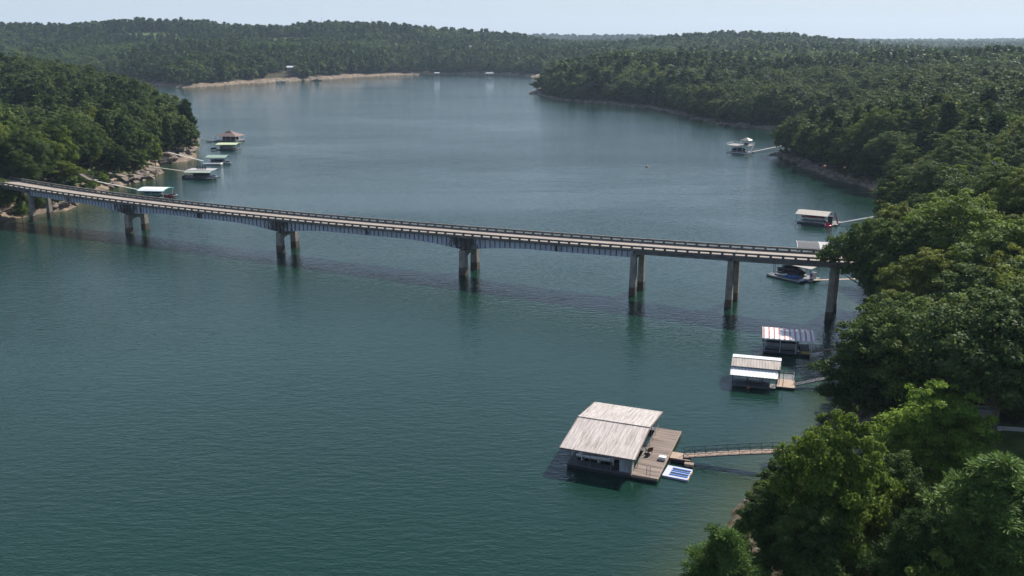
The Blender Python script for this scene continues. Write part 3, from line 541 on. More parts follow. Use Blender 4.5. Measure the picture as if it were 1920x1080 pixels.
KB = [(('mb', i), t) for i, t in ((0, 'deep green'), (1, 'bright green'), (2, 'grey-green'), (4, 'dark green'))]; KF = [(('fb', i), t) for i, t in ((0, 'deep green'), (1, 'bright green'), (2, 'dark green'), (3, 'grey-green'), (4, 'mid green'), (0, 'olive green'))]
KP = [(('mp', 0), 'dark green'), (('mp', 1), 'dark green')]; KPF = [(('fp', 0), 'dark green'), (('fp', 1), 'deep green')]
allk = KB+KF+KP+KPF; plist = [(PROTO[k_][0], t) for k_, t in allk]; pts = []
for x, y, z, H, w, kk, D in rest:
    if kk == 'b': q = int(sc.integers(0, 4)) if D < 800 else 4+int(sc.integers(0, 6))
    else: q = 10+int(sc.integers(0, 2)) if D < 800 else 12+int(sc.integers(0, 2))
    pts.append((x, y, z-.5, (H*w, H*w, H), sc.uniform(0, 6.28), q))
gn_scatter('woodland', pts, plist, 'dense mixed green woods covering the hills around the far lake', 'woods')
print('TREES', len(cand), cnt, len(rest))
# ------------------------------------------------------------------ bridge
def bp(t, o, z): return (BC[0]+BD[0]*t+BN[0]*o, BC[1]+BD[1]*t+BN[1]*o, z)
br = empty('road_bridge', (0, 0, 0), 0, 'long two-lane road bridge with pale blue haunched girders on concrete piers, crossing the lake', 'bridge')
ts = list(np.arange(-152, 150.1, 2.55)); TE = 148
def ribbon(mb, prof, t0, t1, step=2.55, off=lambda t: 0.):
    n = max(1, int(round((t1-t0)/step))); rings = []
    for i in range(n+1):
        t = t0+(t1-t0)*i/n; rings.append([bp(t, o, roadz(t)+z+off(t)) for o, z in prof])
    return mb.loft(rings)
HWD = 3.9
ribbon(MB(), [(-3.85, -.24), (3.85, -.24), (3.85, -.02), (-3.85, -.02)], -152, TE).build('deck_slab', M['fascia'], br)
ribbon(MB(), [(-3.52, -.018), (3.52, -.018), (3.52, 0.), (-3.52, 0.)], -152, TE).build('road_surface', M['roadc'], br)
for t in (-112, 78, 99.2, 119.4):
    ribbon(MB(), [(-3.5, .003), (3.5, .003), (3.5, .012), (-3.5, .012)], t-.14, t+.14).build('expansion_joint', M['rail'], br)
POSTN = 0; restp = MB()
for sgn, nm in ((-1, 'near'), (1, 'far')):
    a, b = sorted((3.60*sgn, 3.98*sgn)); rl = ribbon(MB(), [(a, .60), (b, .60), (b, .98), (a, .98)], -152, TE).build('guard_rail', M['rail'], br)
    a2, b2 = sorted((3.54*sgn, 4.08*sgn)); ribbon(MB(), [(a2, -.30), (b2, -.30), (b2, .30), (a2, .30)], -152, TE).build('curb_beam', M['rail'], rl)
    tp = np.arange(-150, TE-1, 2.45)
    for t in tp[::-1]:
        q = MB(); z = float(roadz(t)); ring = lambda tt, zz: [bp(tt-.24, a+.04, zz), bp(tt+.24, a+.04, zz), bp(tt+.24, b-.04, zz), bp(tt-.24, b-.04, zz)]
        q.loft([ring(t, z+.30), ring(t, z+.60)])
        if sgn < 0 and POSTN < 100 and t > -110: q.build('rail_post', M['rail'], rl); POSTN += 1
        else: restp.add(q.v, q.f)
    if sgn > 0: tag(restp.build('rail_post', M['rail'], rl), kind='stuff')
PT = [-117.2, -75.8, -19.9, 35.6, 78.1, 99.2, 119.4]
def gdepth(t):
    d = 1.62
    for p in PT[1:4]:
        u = abs(t-p)
        if u < 17: d = max(d, 1.62+1.45*(1-u/17)**1.7)
    return d
def girder(o0, t0, t1, name='plate_girder'):
    n = int(round((t1-t0)/1.3)); rings = []; mb = MB(); rust = []
    tt_ = [(t0+(t1-t0)*i/n+o_, w_) for i in range(n+1) for o_, w_ in ((-.08, .03), (-.06, .19), (.06, .19), (.08, .03))]
    for t, w in tt_:
        zt = float(roadz(t))-.27; zb = zt-gdepth(t); fl = .22
        pr = [(-fl, zt), (-fl, zt-.06), (-w, zt-.06), (-w, zb+.06), (-fl, zb+.06), (-fl, zb), (fl, zb), (fl, zb+.06), (w, zb+.06), (w, zt-.06), (fl, zt-.06), (fl, zt)]
        rings.append([bp(t, o0+a, z) for a, z in pr])
    mb.loft(rings); g = mb.build(name, M['girder'], br)
    at = g.data.attributes.new('rust', 'FLOAT', 'POINT'); vals = []
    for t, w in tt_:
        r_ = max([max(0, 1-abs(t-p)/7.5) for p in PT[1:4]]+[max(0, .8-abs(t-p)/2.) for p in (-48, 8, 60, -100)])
        for k_ in range(12): vals.append(1.2 if (w > .1 and k_ in (2, 3, 8, 9)) else r_)  # stiffeners coloured darkest; rusty stains fade out from piers and set spots
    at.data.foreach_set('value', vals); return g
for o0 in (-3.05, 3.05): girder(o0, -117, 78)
xb = MB()
for t in np.arange(-114, 77, 6.5):
    z = float(roadz(t))-.4; d = gdepth(t)-.5
    xb.beam(bp(t, -2.98, z-.2), bp(t, 2.98, z-.2), .12, .3); xb.beam(bp(t, -2.98, z-d), bp(t, 2.98, z-.2), .1, .12); xb.beam(bp(t, -2.98, z-.2), bp(t, 2.98, z-d), .1, .12)
xb.build('cross_bracing', M['steel'], br)
for t0, t1 in ((-150, -117.3), (78.4, 99.1), (99.3, 119.3), (119.5, 147)):
    for o0 in (-3.3, -1.1, 1.1, 3.3): ribbon(MB(), [(o0-.2, -1.05), (o0+.2, -1.05), (o0+.2, -.26), (o0-.2, -.26)], t0, t1).build('approach_beam', M['fascia'], br)
def pier(t, kind):
    e = empty('pier', (0, 0, 0)); e.parent = br
    top = float(roadz(t))-.27-(gdepth(t) if kind == 'main' else (1.62 if kind == 'end' else .8))-.12
    cw = .62 if kind == 'main' else .48; base = -3.
    for s in (-1, 1):
        mb = MB(); rings = []
        for z in (base, .35, top-.0 if kind != 'main' else top):
            f_ = (top-z)/(top+3.); hw = cw*(1+.42*f_); ht = .78*cw/.62*(1+.30*f_); oc = 2.95*s
            rings.append([bp(t-ht, oc-hw, z), bp(t-ht*.75, oc-hw*1.12, z), bp(t+ht*.75, oc-hw*1.12, z), bp(t+ht, oc-hw, z), bp(t+ht, oc+hw, z), bp(t+ht*.75, oc+hw*1.12, z), bp(t-ht*.75, oc+hw*1.12, z), bp(t-ht, oc+hw, z)])
        mb.loft(rings).build('column', M['pier'], e)
    a = 2.95-cw-.03; th = .55 if kind == 'main' else .42
    zz = [-a, -a*.72, -a*.3, a*.3, a*.72, a]; dz = [2.4, 1.55, 1.2, 1.2, 1.55, 2.4] if kind == 'main' else [2.2, 1.1, .9, .9, 1.1, 2.2]
    ring = [bp(t-th, o, top-.06) for o in (-a, a)]
    prof = [(-a, top-.05)]+[(a, top-.05)]+[(o, top-d) for o, d in reversed(list(zip(zz, dz)))]
    mb = MB(); mb.loft([[bp(t-th, o, z) for o, z in prof], [bp(t+th, o, z) for o, z in prof]]).build('portal_strut', M['conc'], e)
    if kind != 'main': MB().loft([[bp(t-.62, -3.75, z), bp(t+.62, -3.75, z), bp(t+.62, 3.75, z), bp(t-.62, 3.75, z)] for z in (top+.001, top+.12+(.8 if kind == 'end' else 0))]).build('pier_cap', M['conc'], e)
    else:
        for s in (-1, 1): MB().loft([[bp(t-.35, 3.05*s-.3, z), bp(t+.35, 3.05*s-.3, z), bp(t+.35, 3.05*s+.3, z), bp(t-.35, 3.05*s+.3, z)] for z in (top+.002, top+.118)]).build('bearing', M['dsteel'], e)
for t, k_ in zip(PT, ['end', 'main', 'main', 'main', 'end2', 'app', 'app']): pier(t, k_ if k_ != 'end2' else 'app')
for t0, t1, nm in ((148, 260, 0), (-260, -152, 1)):
    mb = MB(); n = 30; rings = []
    for i in range(n+1):
        t = t0+(t1-t0)*i/n; z = float(roadz(np.array(t))); rings.append([bp(t, o, z+q) for o, q in ((-3.5, -.4), (3.5, -.4), (3.5, -.03), (-3.5, -.03))])
    tag(mb.loft(rings).build('road', M['asph']), kind='structure')
# ------------------------------------------------------------------ floating docks
def LR(o, label, rz, origin, name='boat_dock', cat='boat dock'): return empty(name, origin, rz, label, cat)
def corr_roof(e, x0, x1, prof, m, pitch=.3, rib=.05, th=.05, name='roof', trim=None, axis='x'):
    """ribbed metal sheet; prof = (y, z) line from front eave to back eave, ribs run along it"""
    mb = MB(); n = max(2, int((x1-x0)/pitch)); xs_ = []
    for i in range(n):
        a = x0+(x1-x0)*i/n; w = (x1-x0)/n; xs_ += [(a, 0), (a+w*.62, 0), (a+w*.7, rib), (a+w*.92, rib)]
    xs_.append((x1, 0)); k_ = len(xs_)
    vs = [(x, y, z+r) for (y, z) in prof for x, r in xs_]+[(x, y, z+r-th) for (y, z) in prof for x, r in xs_]; fs = []
    for j in range(len(prof)-1):
        for i in range(k_-1):
            a = j*k_+i; fs.append((a, a+1, a+k_+1, a+k_)); a += k_*len(prof); fs.append((a, a+k_, a+k_+1, a+1))
    B_ = k_*len(prof)
    for j in (0, len(prof)-1):
        for i in range(k_-1): a = j*k_+i; fs.append((a, a+B_, a+B_+1, a+1))
    for j in range(len(prof)-1):
        for i in (0, k_-1): a = j*k_+i; fs.append((a, a+k_, a+k_+B_, a+B_))
    mb.add(vs, fs); ro_ = mb.build(name, m, e)
    if trim:
        q = MB()
        for (y, z) in (prof[0], prof[-1]): q.beam((x0-.02, y, z-.14), (x1+.02, y, z-.14), .07, .16)
        for x in (x0-.05, x1+.05):
            for j in range(len(prof)-1): q.beam((x, prof[j][0], prof[j][1]-.06), (x, prof[j+1][0], prof[j+1][1]-.06), .07, .2)
        q.build('roof_trim', trim, ro_)
    return ro_
def deck(e, rects, z, m, th=.16, name='deck', fl=True, edge=None):
    for (x0, x1, y0, y1) in rects:
        d_ = MB().box(x0, x1, y0, y1, z-th, z).build(name, m, e)
        if edge: MB().box(x0, x1, y0-.06, y0-.002, z-.3, z+.02).box(x1+.002, x1+.06, y0-.06, y1, z-.3, z+.02).build('edge_board', edge, d_)
        if fl: MB().box(x0+.08, x1-.08, y0+.06, y1-.06, -.25, z-th-.003).build('float_tubs', M['float'], d_)
def posts(e, pts, z0, ztop, r=.05, m=None, name='post'):
    for (x, y) in pts: MB().tube((x, y, z0), (x, y, ztop if not callable(ztop) else ztop(y)), r, n=6).build(name, m or M['steel'], e)
def rail(e, pts, z0, h=1., m=None, r=.025, nb=2, name='railing', sp=1.5):
    mb = MB()
    for a, b in zip(pts[:-1], pts[1:]):
        a, b = Vector(a), Vector(b); n = max(1, int((b-a).length/sp))
        for k_ in range(n+1): p = a.lerp(b, k_/n); mb.tube(p+Vector((0, 0, z0)), p+Vector((0, 0, z0+h)), r, n=5)
        for k_ in range(nb): hh = z0+h*(1-k_/nb*.9); mb.tube(a+Vector((0, 0, hh)), b+Vector((0, 0, hh)), r, n=5)
    return mb.build(name, m or M['steel'], e)
def gangway(name, p0, p1, w, label, m, truss=1.0, rm=None, arch=0., cat='gangway', n=9):
    p0, p1 = Vector(p0), Vector(p1); d = p1-p0; L = math.hypot(d.x, d.y); rz = math.atan2(d.y, d.x); e = empty(name, p0, rz, label, cat)
    zz = lambda x: d.z*x/L+arch*math.sin(math.pi*x/L); mb = MB()
    for i in range(12): mb.beam((L*i/12, 0, zz(L*i/12)), (L*(i+1)/12, 0, zz(L*(i+1)/12)), w, .08)
    mb.build('walkway', m, e)
    if truss:
        for s in (-1, 1):
            q = MB(); y = s*(w/2+.04)
            for i in range(n):
                a, b = L*i/n, L*(i+1)/n
                q.tube((a, y, zz(a)+truss), (b, y, zz(b)+truss), .035, n=5); q.tube((a, y, zz(a)-.08), (b, y, zz(b)-.08), .045, n=5); q.tube((a, y, zz(a)), (a, y, zz(a)+truss), .03, n=5)
                q.tube((a, y, zz(a)), (b, y, zz(b)+truss), .025, n=5); q.tube((a, y, zz(a)+truss*.5), (b, y, zz(b)+truss*.5), .025, n=5)
            q.tube((L, y, zz(L)), (L, y, zz(L)+truss), .03, n=5); q.build('side_truss', rm or M['dsteel'], e)
    return e
def hull(L, B, D, sheer=.25, nose=.35, flat=.15):
    rings = []
    for i in range(11):
        u = i/10; x = L*(u-.5); w = B/2*(1-max(0, (u-1+nose)/nose)**2.2)*(.94 if u < .05 else 1)+.02; zt = D+sheer*u*u; zk = flat+.0+max(0, (u-.8)/.2)**2*D*.7
        rings.append([(x, -w, zt), (x, -w*.9, zt*.45+zk*.55), (x, -w*.45, zk+.02), (x, 0, zk-.06), (x, w*.45, zk+.02), (x, w*.9, zt*.45+zk*.55), (x, w, zt), (x, w*.86, zt-.02), (x, w*.8, zt-.35*D), (x, -w*.8, zt-.35*D), (x, -w*.86, zt-.02)])
    return MB().loft(rings)
def outboard(e, x, y, z):
    mb = MB(); mb.loft([[(x-.35, y-.2, z+.1), (x+.15, y-.2, z+.1), (x+.15, y+.2, z+.1), (x-.35, y+.2, z+.1)], [(x-.4, y-.22, z+.4), (x+.18, y-.22, z+.4), (x+.18, y+.22, z+.4), (x-.4, y+.22, z+.4)], [(x-.3, y-.15, z+.62), (x+.1, y-.15, z+.62), (x+.1, y+.15, z+.62), (x-.3, y+.15, z+.62)]])
    mb.box(x-.12, x+.08, y-.06, y+.06, z-.75, z+.12); mb.box(x-.25, x+.1, y-.04, y+.04, z-.85, z-.7); return mb.build('outboard_motor', M['black'], e)
def runabout(loc, rz, label, L=6., B=2.3, hm=None, cover=None, name='motor_boat'):
    e = empty(name, loc, rz, label, 'boat'); hull(L, B, .95).build('hull', hm or M['hull'], e, True)
    if cover:
        MB().loft([[(L*(u-.5), -w, .98+.2*u), (L*(u-.5), -w*.6, .98+h), (L*(u-.5), w*.6, .98+h), (L*(u-.5), w, .98+.2*u)] for u, w, h in ((.02, B*.46, .15), (.3, B*.48, .45), (.55, B*.48, .85), (.75, B*.4, .5), (.97, .1, .25))]).build('cover', cover, e, True)
    else:
        MB().box(-.2, .7, -.45, .45, .62, 1.45).build('console', M['white'], e); MB().beam((.75, -.45, 1.6), (.75, .45, 1.6), .05, .5).build('windscreen', M['glass'], e)
        MB().box(-1.3, -.7, -.6, .6, .62, 1.2).box(-2.4, -1.9, -.8, .8, .62, 1.1).build('seat', M['white'], e)
        MB().beam((-2.2, -B*.42, 1.02), (2., -B*.36, 1.2), .05, .05).beam((-2.2, B*.42, 1.02), (2., B*.36, 1.2), .05, .05).build('grab_rail', M['steel'], e)
    outboard(e, -L/2-.15, 0, .9); return e
def pontoon(loc, rz, label, L=7.5, B=2.5, canopy=None, fence=None, cover=None, name='pontoon_boat'):
    e = empty(name, loc, rz, label, 'boat')
    for s in (-1, 1): MB().tube((-L/2, s*B*.36, .12), (L/2-.7, s*B*.36, .12), .3, n=10).tube((L/2-.7, s*B*.36, .12), (L/2, s*B*.36, .22), .3, .05, n=10).build('pontoon', M['steel'], e)
    MB().box(-L/2, L/2-.3, -B/2, B/2, .44, .52).build('floor', M['grey'], e); fm = fence or M['white']
    MB().box(-L/2+.3, L/2-.7, -B/2+.02, -B/2+.08, .55, 1.2).box(-L/2+.3, L/2-.7, B/2-.08, B/2-.02, .55, 1.2).box(L/2-.76, L/2-.7, -B/2+.1, B/2-.1, .55, 1.2).box(-L/2+.3, -L/2+.36, -B/2+.1, B/2-.1, .55, 1.2).build('fence_panel', fm, e)
    MB().box(-L/2+.5, L/2-1.2, -B/2+.12, -B/2+.6, .53, .95).box(-.5, .3, .3, B/2-.12, .53, 1.3).build('bench_seat', M['grey'], e)
    if canopy: 
        c = MB(); c.loft([[(x, -B/2+.05, 2.15+h), (x, -B*.25, 2.35+h), (x, B*.25, 2.35+h), (x, B/2-.05, 2.15+h), (x, B/2-.05, 2.1+h), (x, -B/2+.05, 2.1+h)] for x, h in ((-L*.32, -.05), (-L*.15, .05), (L*.1, .05), (L*.24, -.05))]); c = c.build('canopy', canopy, e, True)
        f = MB()
        for x in (-L*.3, 0, L*.22):
            for s in (-1, 1): f.tube((-.3, s*(B/2-.05), 1.2), (x, s*(B/2-.06), 2.1), .02, n=5)
        f.build('canopy_frame', M['steel'], c)
    if cover: MB().loft([[(L*(u-.5), -w, 1.1), (L*(u-.5), -w*.7, 1.1+h), (L*(u-.5), w*.7, 1.1+h), (L*(u-.5), w, 1.1)] for u, w, h in ((.02, B*.45, .2), (.2, B*.5, .8), (.6, B*.5, .95), (.85, B*.45, .6), (.97, B*.4, .15))]).build('cover', cover, e, True)
    outboard(e, -L/2-.1, 0, .75); return e
def jetski(loc, rz, label, m):
    e = empty('jet_ski', loc, rz, label, 'jet ski'); hull(3., 1.15, .5, .25, .5, .0).build('hull', m, e, True)
    MB().loft([[(-1.2, -.2, .5), (-1.2, .2, .5), (-1.2, .15, .85), (-1.2, -.15, .85)], [(.1, -.22, .5), (.1, .22, .5), (.1, .15, .95), (.1, -.15, .95)], [(.5, -.2, .5), (.5, .2, .5), (.5, .1, 1.15), (.5, -.1, 1.15)], [(1.1, -.15, .6), (1.1, .15, .6), (1.1, .05, .75), (1.1, -.05, .75)]]).build('seat', M['black'], e)
    MB().tube((.35, -.4, 1.15), (.35, .4, 1.15), .03, n=5).build('handlebar', M['black'], e); return e
def loc_w(e_loc, rz, x, y, z=0.):
    c, s = math.cos(rz), math.sin(rz); return (e_loc[0]+c*x-s*y, e_loc[1]+s*x+c*y, e_loc[2]+z)
# ---- big dock in the foreground
O = (18.5, 103.6, 0); rz = R(-21.5); e = LR(0, 'large boat dock with a wide weathered tin roof and open timber deck, nearest the camera', rz, O)
deck(e, [(-3.5, 0, 0, 15.4)], .62, M['wood'], edge=M['wood2']); deck(e, [(-12.2, -3.52, 0, 1.55), (-12.2, -11.2, 1.56, 15.4), (-11.18, -3.52, 7.3, 8.3), (-11.18, -3.52, 14.3, 15.4)], .60, M['darkdeck'])
RP = [(-.45, 2.95), (7.9, 3.95), (15.9, 2.95)]; zr = lambda y: (2.95+(y+.45)/8.35 if y < 7.9 else 3.95-(y-7.9)/8.)-.13
corr_roof(e, -13.0, -2.9, RP, M['oldroof'], .30, .06, trim=M['brownroof'])
MB().beam((-13.05, 7.9, 4.035), (-2.85, 7.9, 4.035), .42, .02).build('ridge_cap', M['oldroof'], e)
posts(e, [(x, y) for x in (-12.05, -11.75) for y in (.15, 4, 7.8, 11.5, 15.2)]+[(x, y) for x in (-3.75, -3.45) for y in (.15, 4, 7.8, 11.5, 15.2)]+[(x, y) for x in (-9, -6.2) for y in (.15, 7.8, 15.2)], .6, zr, .045)
q = MB()
for x in (-12.05, -3.45, -7.6):
    for a, b in ((-.4, 7.9), (7.9, 15.8)): q.beam((x, a, zr(a)-.02), (x, b, zr(b)-.02), .07, .14); q.beam((x, a, zr(a)-.02), (x, b, 2.72), .05, .05)
for y in (0, 3.9, 7.8, 11.7, 15.5): q.beam((-12.9, y, zr(y)-.09), (-3., y, zr(y)-.09), .06, .1)
q.build('roof_frame', M['steel'], e)
q = MB().box(-5.1, -3.45, .3, 1.45, .605, 2.35); lk = q.build('storage_locker', M['grey'], e); MB().box(-4.28, -4.24, .285, .298, .7, 2.25).box(-5.14, -3.41, .27, 1.48, 2.352, 2.42).build('locker_trim', M['steel'], lk)
MB().box(-5.9, -5.25, .5, 1.3, .605, 1.7).build('dark_cabinet', M['black'], e)
rail(e, [(-3.1, 2.2, 0), (-3.1, 6.6, 0)], .62, .9, sp=2.2); rail(e, [(-3.1, 9., 0), (-3.1, 14.6, 0)], .62, .9, sp=1.8)
q = MB()
for x in (-1.5, -1.02): q.tube((x, .12, -.5), (x, .35, 1.95), .03, n=6)
for k_ in range(7): q.tube((-1.5, .14+.035*k_, -.1+.3*k_), (-1.02, .14+.035*k_, -.1+.3*k_), .022, n=5)
tag(q.build('swim_ladder', M['steel']), 'steel swim ladder standing at the front corner of the big dock deck', 'ladder'); bpy.data.objects['swim_ladder'].location = O; bpy.data.objects['swim_ladder'].rotation_euler = (0, 0, rz)
q = MB()
for x in (-10.6, -8.3, -6.3): q.box(x-.06, x+.06, 1.62, 1.72, -.4, 1.5); q.box(x-.06, x+.06, 4.5, 4.6, -.4, 1.5); q.box(x-.07, x+.07, 1.72, 4.5, .2, .34)
q.build('boat_lift', M['white'], e)
runabout(loc_w(O, rz, -8.3, 2.9, .42), rz, 'white centre-console motor boat hoisted under the big dock roof', 6.2, 2.4)
runabout(loc_w(O, rz, -7.9, 11.3, .6), rz+math.pi, 'dark covered boat in the rear slip of the big dock', 5.8, 2.3, M['navy'], M['black'])
g = empty('patio_chair', loc_w(O, rz, -2.7, 6.9, .62), rz+2.2, 'black lounge chair beside the roof edge on the big dock deck', 'chair')
MB().box(-.35, .35, -.35, .35, .32, .42).build('seat', M['black'], g); MB().beam((-.36, 0, .42), (-.62, 0, 1.1), .7, .07).build('backrest', M['black'], g)
for a in (-.3, .3):
    for b in (-.3, .3): MB().tube((a, b, 0), (a, b, .33), .025, n=5).build('leg', M['black'], g)
g = empty('dock_box', loc_w(O, rz, -.55, 5.6, .62), rz, 'small white dock box beside the gangway landing', 'box'); MB().box(-.45, .45, -.3, .3, .0, .38).build('body', M['white'], g); MB().box(-.48, .48, -.33, .33, .382, .46).build('lid', M['white'], g)
e2 = empty('floating_mat', loc_w(O, rz, .2, 1.9), rz-R(3), 'pale lavender floating jet ski pad with two blue troughs, tied to the big dock', 'floating mat')
MB().box(0, 3.3, 0, 3.1, -.06, .26).build('pad', M['lav'], e2)
for y in (.75, 1.95): MB().box(.85, 3.15, y, y+.42, .262, .30).build('trough', M['navy'], e2); 
for y in (.55, 1.22, 1.75, 2.42): MB().box(.8, 3.2, y, y+.14, .262, .36).build('trough_edge', M['blue'], e2)
MB().box(3.302, 3.36, .2, .9, .0, .25).box(3.302, 3.36, 2., 2.6, .0, .25).build('end_bumper', M['yellow'], e2)
e3 = empty('landing_float', loc_w(O, rz, .2, 6.6), rz, 'small timber float joining the big dock to its gangway', 'float'); MB().box(0, 2.7, 0, 1.9, .45, .60).build('boards', M['wood2'], e3); MB().box(.1, 2.6, .1, 1.8, -.2, .447).build('float_tubs', M['float'], e3); MB().box(2.1, 3.3, -.75, -.05, .05, .42).build('step_box', M['wood2'], e3)
pg = loc_w(O, rz, 1.9, 7.5, .72); gangway('gangway', pg, (45.5, 105.6, 3.4), 1.15, 'long arched steel truss gangway from the big dock to the shore', M['wood2'], .95, arch=.35, n=16)
def simple_dock(label, loc, rz, W_, D_, decks, prof, roofm, dz=.4, extra=None, pitch=.5, rib=.04, trim=None, pr=.06, pm=None, deckm=None, rx=None, gr=None, nposts=3, edge=None, name='boat_dock'):
    e = empty(name, loc, rz, label, 'boat dock', gr); deck(e, decks, dz, deckm or M['darkdeck'], edge=edge)
    if prof:
        x0, x1 = rx or (-.3, W_+.3); corr_roof(e, x0, x1, prof, roofm, pitch, rib, trim=trim)
        ys = [prof[0][0]+.35, prof[-1][0]-.35]; zt = lambda y: float(np.interp(y, [p[0] for p in prof], [p[1] for p in prof]))-.06
        xs_ = np.linspace(x0+.35, x1-.35, nposts); posts(e, [(x, y) for x in xs_ for y in ys], dz, zt, pr, pm)
        q = MB()
        for y in ys: q.beam((x0+.1, y, zt(y)-.08), (x1-.1, y, zt(y)-.08), .08, .14)
        q.build('roof_frame', pm or M['steel'], e)
    return e
def at(px, py, z=0.): x, y = G(px, py, z); return (x, y, 0)
def ang(a, b): return math.atan2(b[1]-a[1], b[0]-a[0])
# R1: red-striped white roof
A, B_ = G(1432, 658, .4), G(1518.5, 665, .4); rz = ang(A, B_)
e = simple_dock('boat dock with a white roof striped in red', (*A, 0), rz, 8., 5.2, [(0, 8, 0, 1.1), (0, 8, 5.0, 5.8), (6.4, 8, 1.12, 4.98)], [(-.5, 3.0), (3.0, 3.4), (6.3, 2.95)], M['white'], .4, pitch=.9, rib=.05, pm=M['white'], rx=(-.3, 8.5), trim=M['white'], nposts=4)
q = MB()
for i in range(10):
    x = -.22+i*.9
    for (y0, z0), (y1, z1) in (((-.5, 3.0), (3.0, 3.4)), ((3.0, 3.4), (6.3, 2.95))):
        for dx in (0, .17): q.beam((x+dx, y0, z0+.075), (x+dx, y1, z1+.075), .085, .03)
q.build('red_stripes', M['red'], e); MB().box(6.45, 7.9, .15, 1.3, .403, .5).build('mat', M['yellow'], e)
pontoon(loc_w((*A, 0), rz, 3.2, 3.0, .35), rz, 'grey pontoon boat lying under the red-striped roof', 6., 2.4, fence=M['grey'], cover=M['navy'])
gangway('gangway', loc_w((*A, 0), rz, 8.1, 1.6, .5), (62, 150.5, 2.), .9, 'low timber gangway from the red-striped dock into the trees', M['wood2'], .8, arch=0)
# R2: grey and white two-step roof
A, B_ = G(1373.5, 716.5, .4), G(1488, 727.8, .4); rz = ang(A, B_)
e = simple_dock('boat dock with a rusty grey gable roof and a lower white lean-to', (*A, 0), rz, 9.3, 6.5, [(0, 7, 0, 1.), (0, 7, 6.2, 7.), (7., 9.8, 0, 3.6)], [(1.0, 2.9), (3.4, 3.55), (6.6, 2.9)], M['greymetal'], .4, pitch=.45, rx=(-.4, 7.4), nposts=4)
corr_roof(e, -.4, 7.0, [(-1.0, 2.05), (1.3, 2.65)], M['white'], .5, .04, name='lean_to_roof', trim=M['steel']); corr_roof(e, -.38, 7.5, [(3.38, 3.63), (6.7, 2.96)], M['whiteroof'], .5, .03, name='back_roof_sheet')
posts(e, [(x, -.8) for x in (0, 2.3, 4.6, 6.8)], .3, 2.05, .05, M['dsteel']); posts(e, [(7.3, 1.2), (7.9, .4)], .4, 3.4, .05, M['dsteel'])
MB().box(0, 6.8, -.9, -.02, .1, .38).build('side_float', M['darkdeck'], e); MB().box(7.02, 9.78, .02, 3.58, .402, .42).build('deck_boards', M['wood2'], e)
MB().box(7.4, 9.7, 3.62, 6.2, .15, .38).build('slip_platform', M['darkdeck'], e); rail(e, [(9.7, 3.6, 0), (9.7, 6.2, 0), (7.4, 6.2, 0)], .38, .6)
runabout(loc_w((*A, 0), rz, 3.4, 3.4, .3), rz, 'dark covered boat under the rusty grey roof', 5.8, 2.2, M['grey'], M['navy'])
tag(MB().ball((0, 0, .3), .28).build('marker_buoy', M['orange'], None, True), 'orange buoy tied to the lean-to side of the grey dock', 'buoy').location = loc_w((*A, 0), rz, 2.6, -1.2, -.1)
gangway('gangway', loc_w((*A, 0), rz, 9.8, 1.5, .5), (60, 137, 3.2), .9, 'dark gangway from the rusty grey dock into shade', M['darkdeck'], .7)
# R3: open dock with pontoon boat below the bridge
A, B_ = G(1437, 514, .4), G(1499, 528, .4); rz = ang(A, B_); L_ = math.hypot(B_[0]-A[0], B_[1]-A[1])
e = empty('floating_dock', (*A, 0), rz, 'low dark floating platform beyond the bridge with a covered pontoon boat', 'floating dock'); deck(e, [(0, L_, 0, 2.4), (L_-2., L_+1.5, 2.42, 6.5)], .45, M['darkdeck'], edge=M['grey'])
MB().box(L_-.6, L_+.4, .4, 2.2, .452, .56).build('mat', M['lav'], e)
q = MB()
for s in (0, .5): q.tube((.2+s, 2.5, .45), (.2+s, 2.5, 3.), .05, n=5)
for k_ in range(8): q.tube((.2, 2.5, .7+.3*k_), (.7, 2.5, .7+.3*k_), .04, n=5)
q.build('ladder', M['black'], e)
corr_roof(e, 2.5, L_+1.2, [(2.6, 3.1), (6.6, 3.5)], M['tanroof'], .5, .03); posts(e, [(2.8, 2.8), (2.8, 6.3), (L_+.9, 2.8), (L_+.9, 6.3)], .45, 3.2, .05)
pontoon(loc_w((*A, 0), rz, 4.2, 4.2, .3), rz, 'pontoon boat under a black canopy on the platform beyond the bridge', 7., 2.5, M['black'], M['navy'], M['black'])
jetski(loc_w((*A, 0), rz, 3., 1.6, .4), rz+.1, 'white jet ski on the dark platform beyond the bridge', M['hull']); jetski(loc_w((*A, 0), rz, 5.9, 1.7, .4), rz+.1, 'blue jet ski on the dark platform beyond the bridge', M['blue'])
g = empty('storage_box', loc_w((*A, 0), rz, L_+.7, 4.5, .45), rz, 'red and white storage bin at the shore end of the dark platform', 'storage box'); MB().box(-.5, .5, -.5, .5, 0, 1.5).build('body', M['white'], g); MB().box(-.52, .1, -.52, -.501, .5, 1.2).build('door', M['red'], g)
gangway('gangway', loc_w((*A, 0), rz, L_+1.6, 3.4, .5), (84, 196.5, 2.), 1., 'timber gangway from the dark platform behind the last bridge pier', M['wood2'], .0)
# R4: dark roof half hidden by trees and bridge
A, B_ = G(1496, 463.5, 3.2), G(1534, 465.5, 3.2); rz = ang(A, B_)
e = simple_dock('boat dock with a flat charcoal roof just beyond the bridge', (*A, 0), rz, 7.5, 8, [(0, 8.5, 0, 1.2), (0, 8.5, 6.5, 7.6), (7., 8.5, 1.22, 6.48)], [(0, 3.1), (4.2, 3.5), (8.6, 3.1)], M['darkroof'], .4, pitch=2, rib=.0, trim=M['white'], rx=(0, 5.4), pm=M['steel'])
corr_roof(e, 5.5, 9., [(0, 3.05), (8.6, 3.05)], M['greyroof'], .5, .03, name='side_roof', trim=M['white'])
runabout(loc_w((*A, 0), rz, 3.5, 3.8, .2), rz, 'white boat under the charcoal dock roof', 6.)
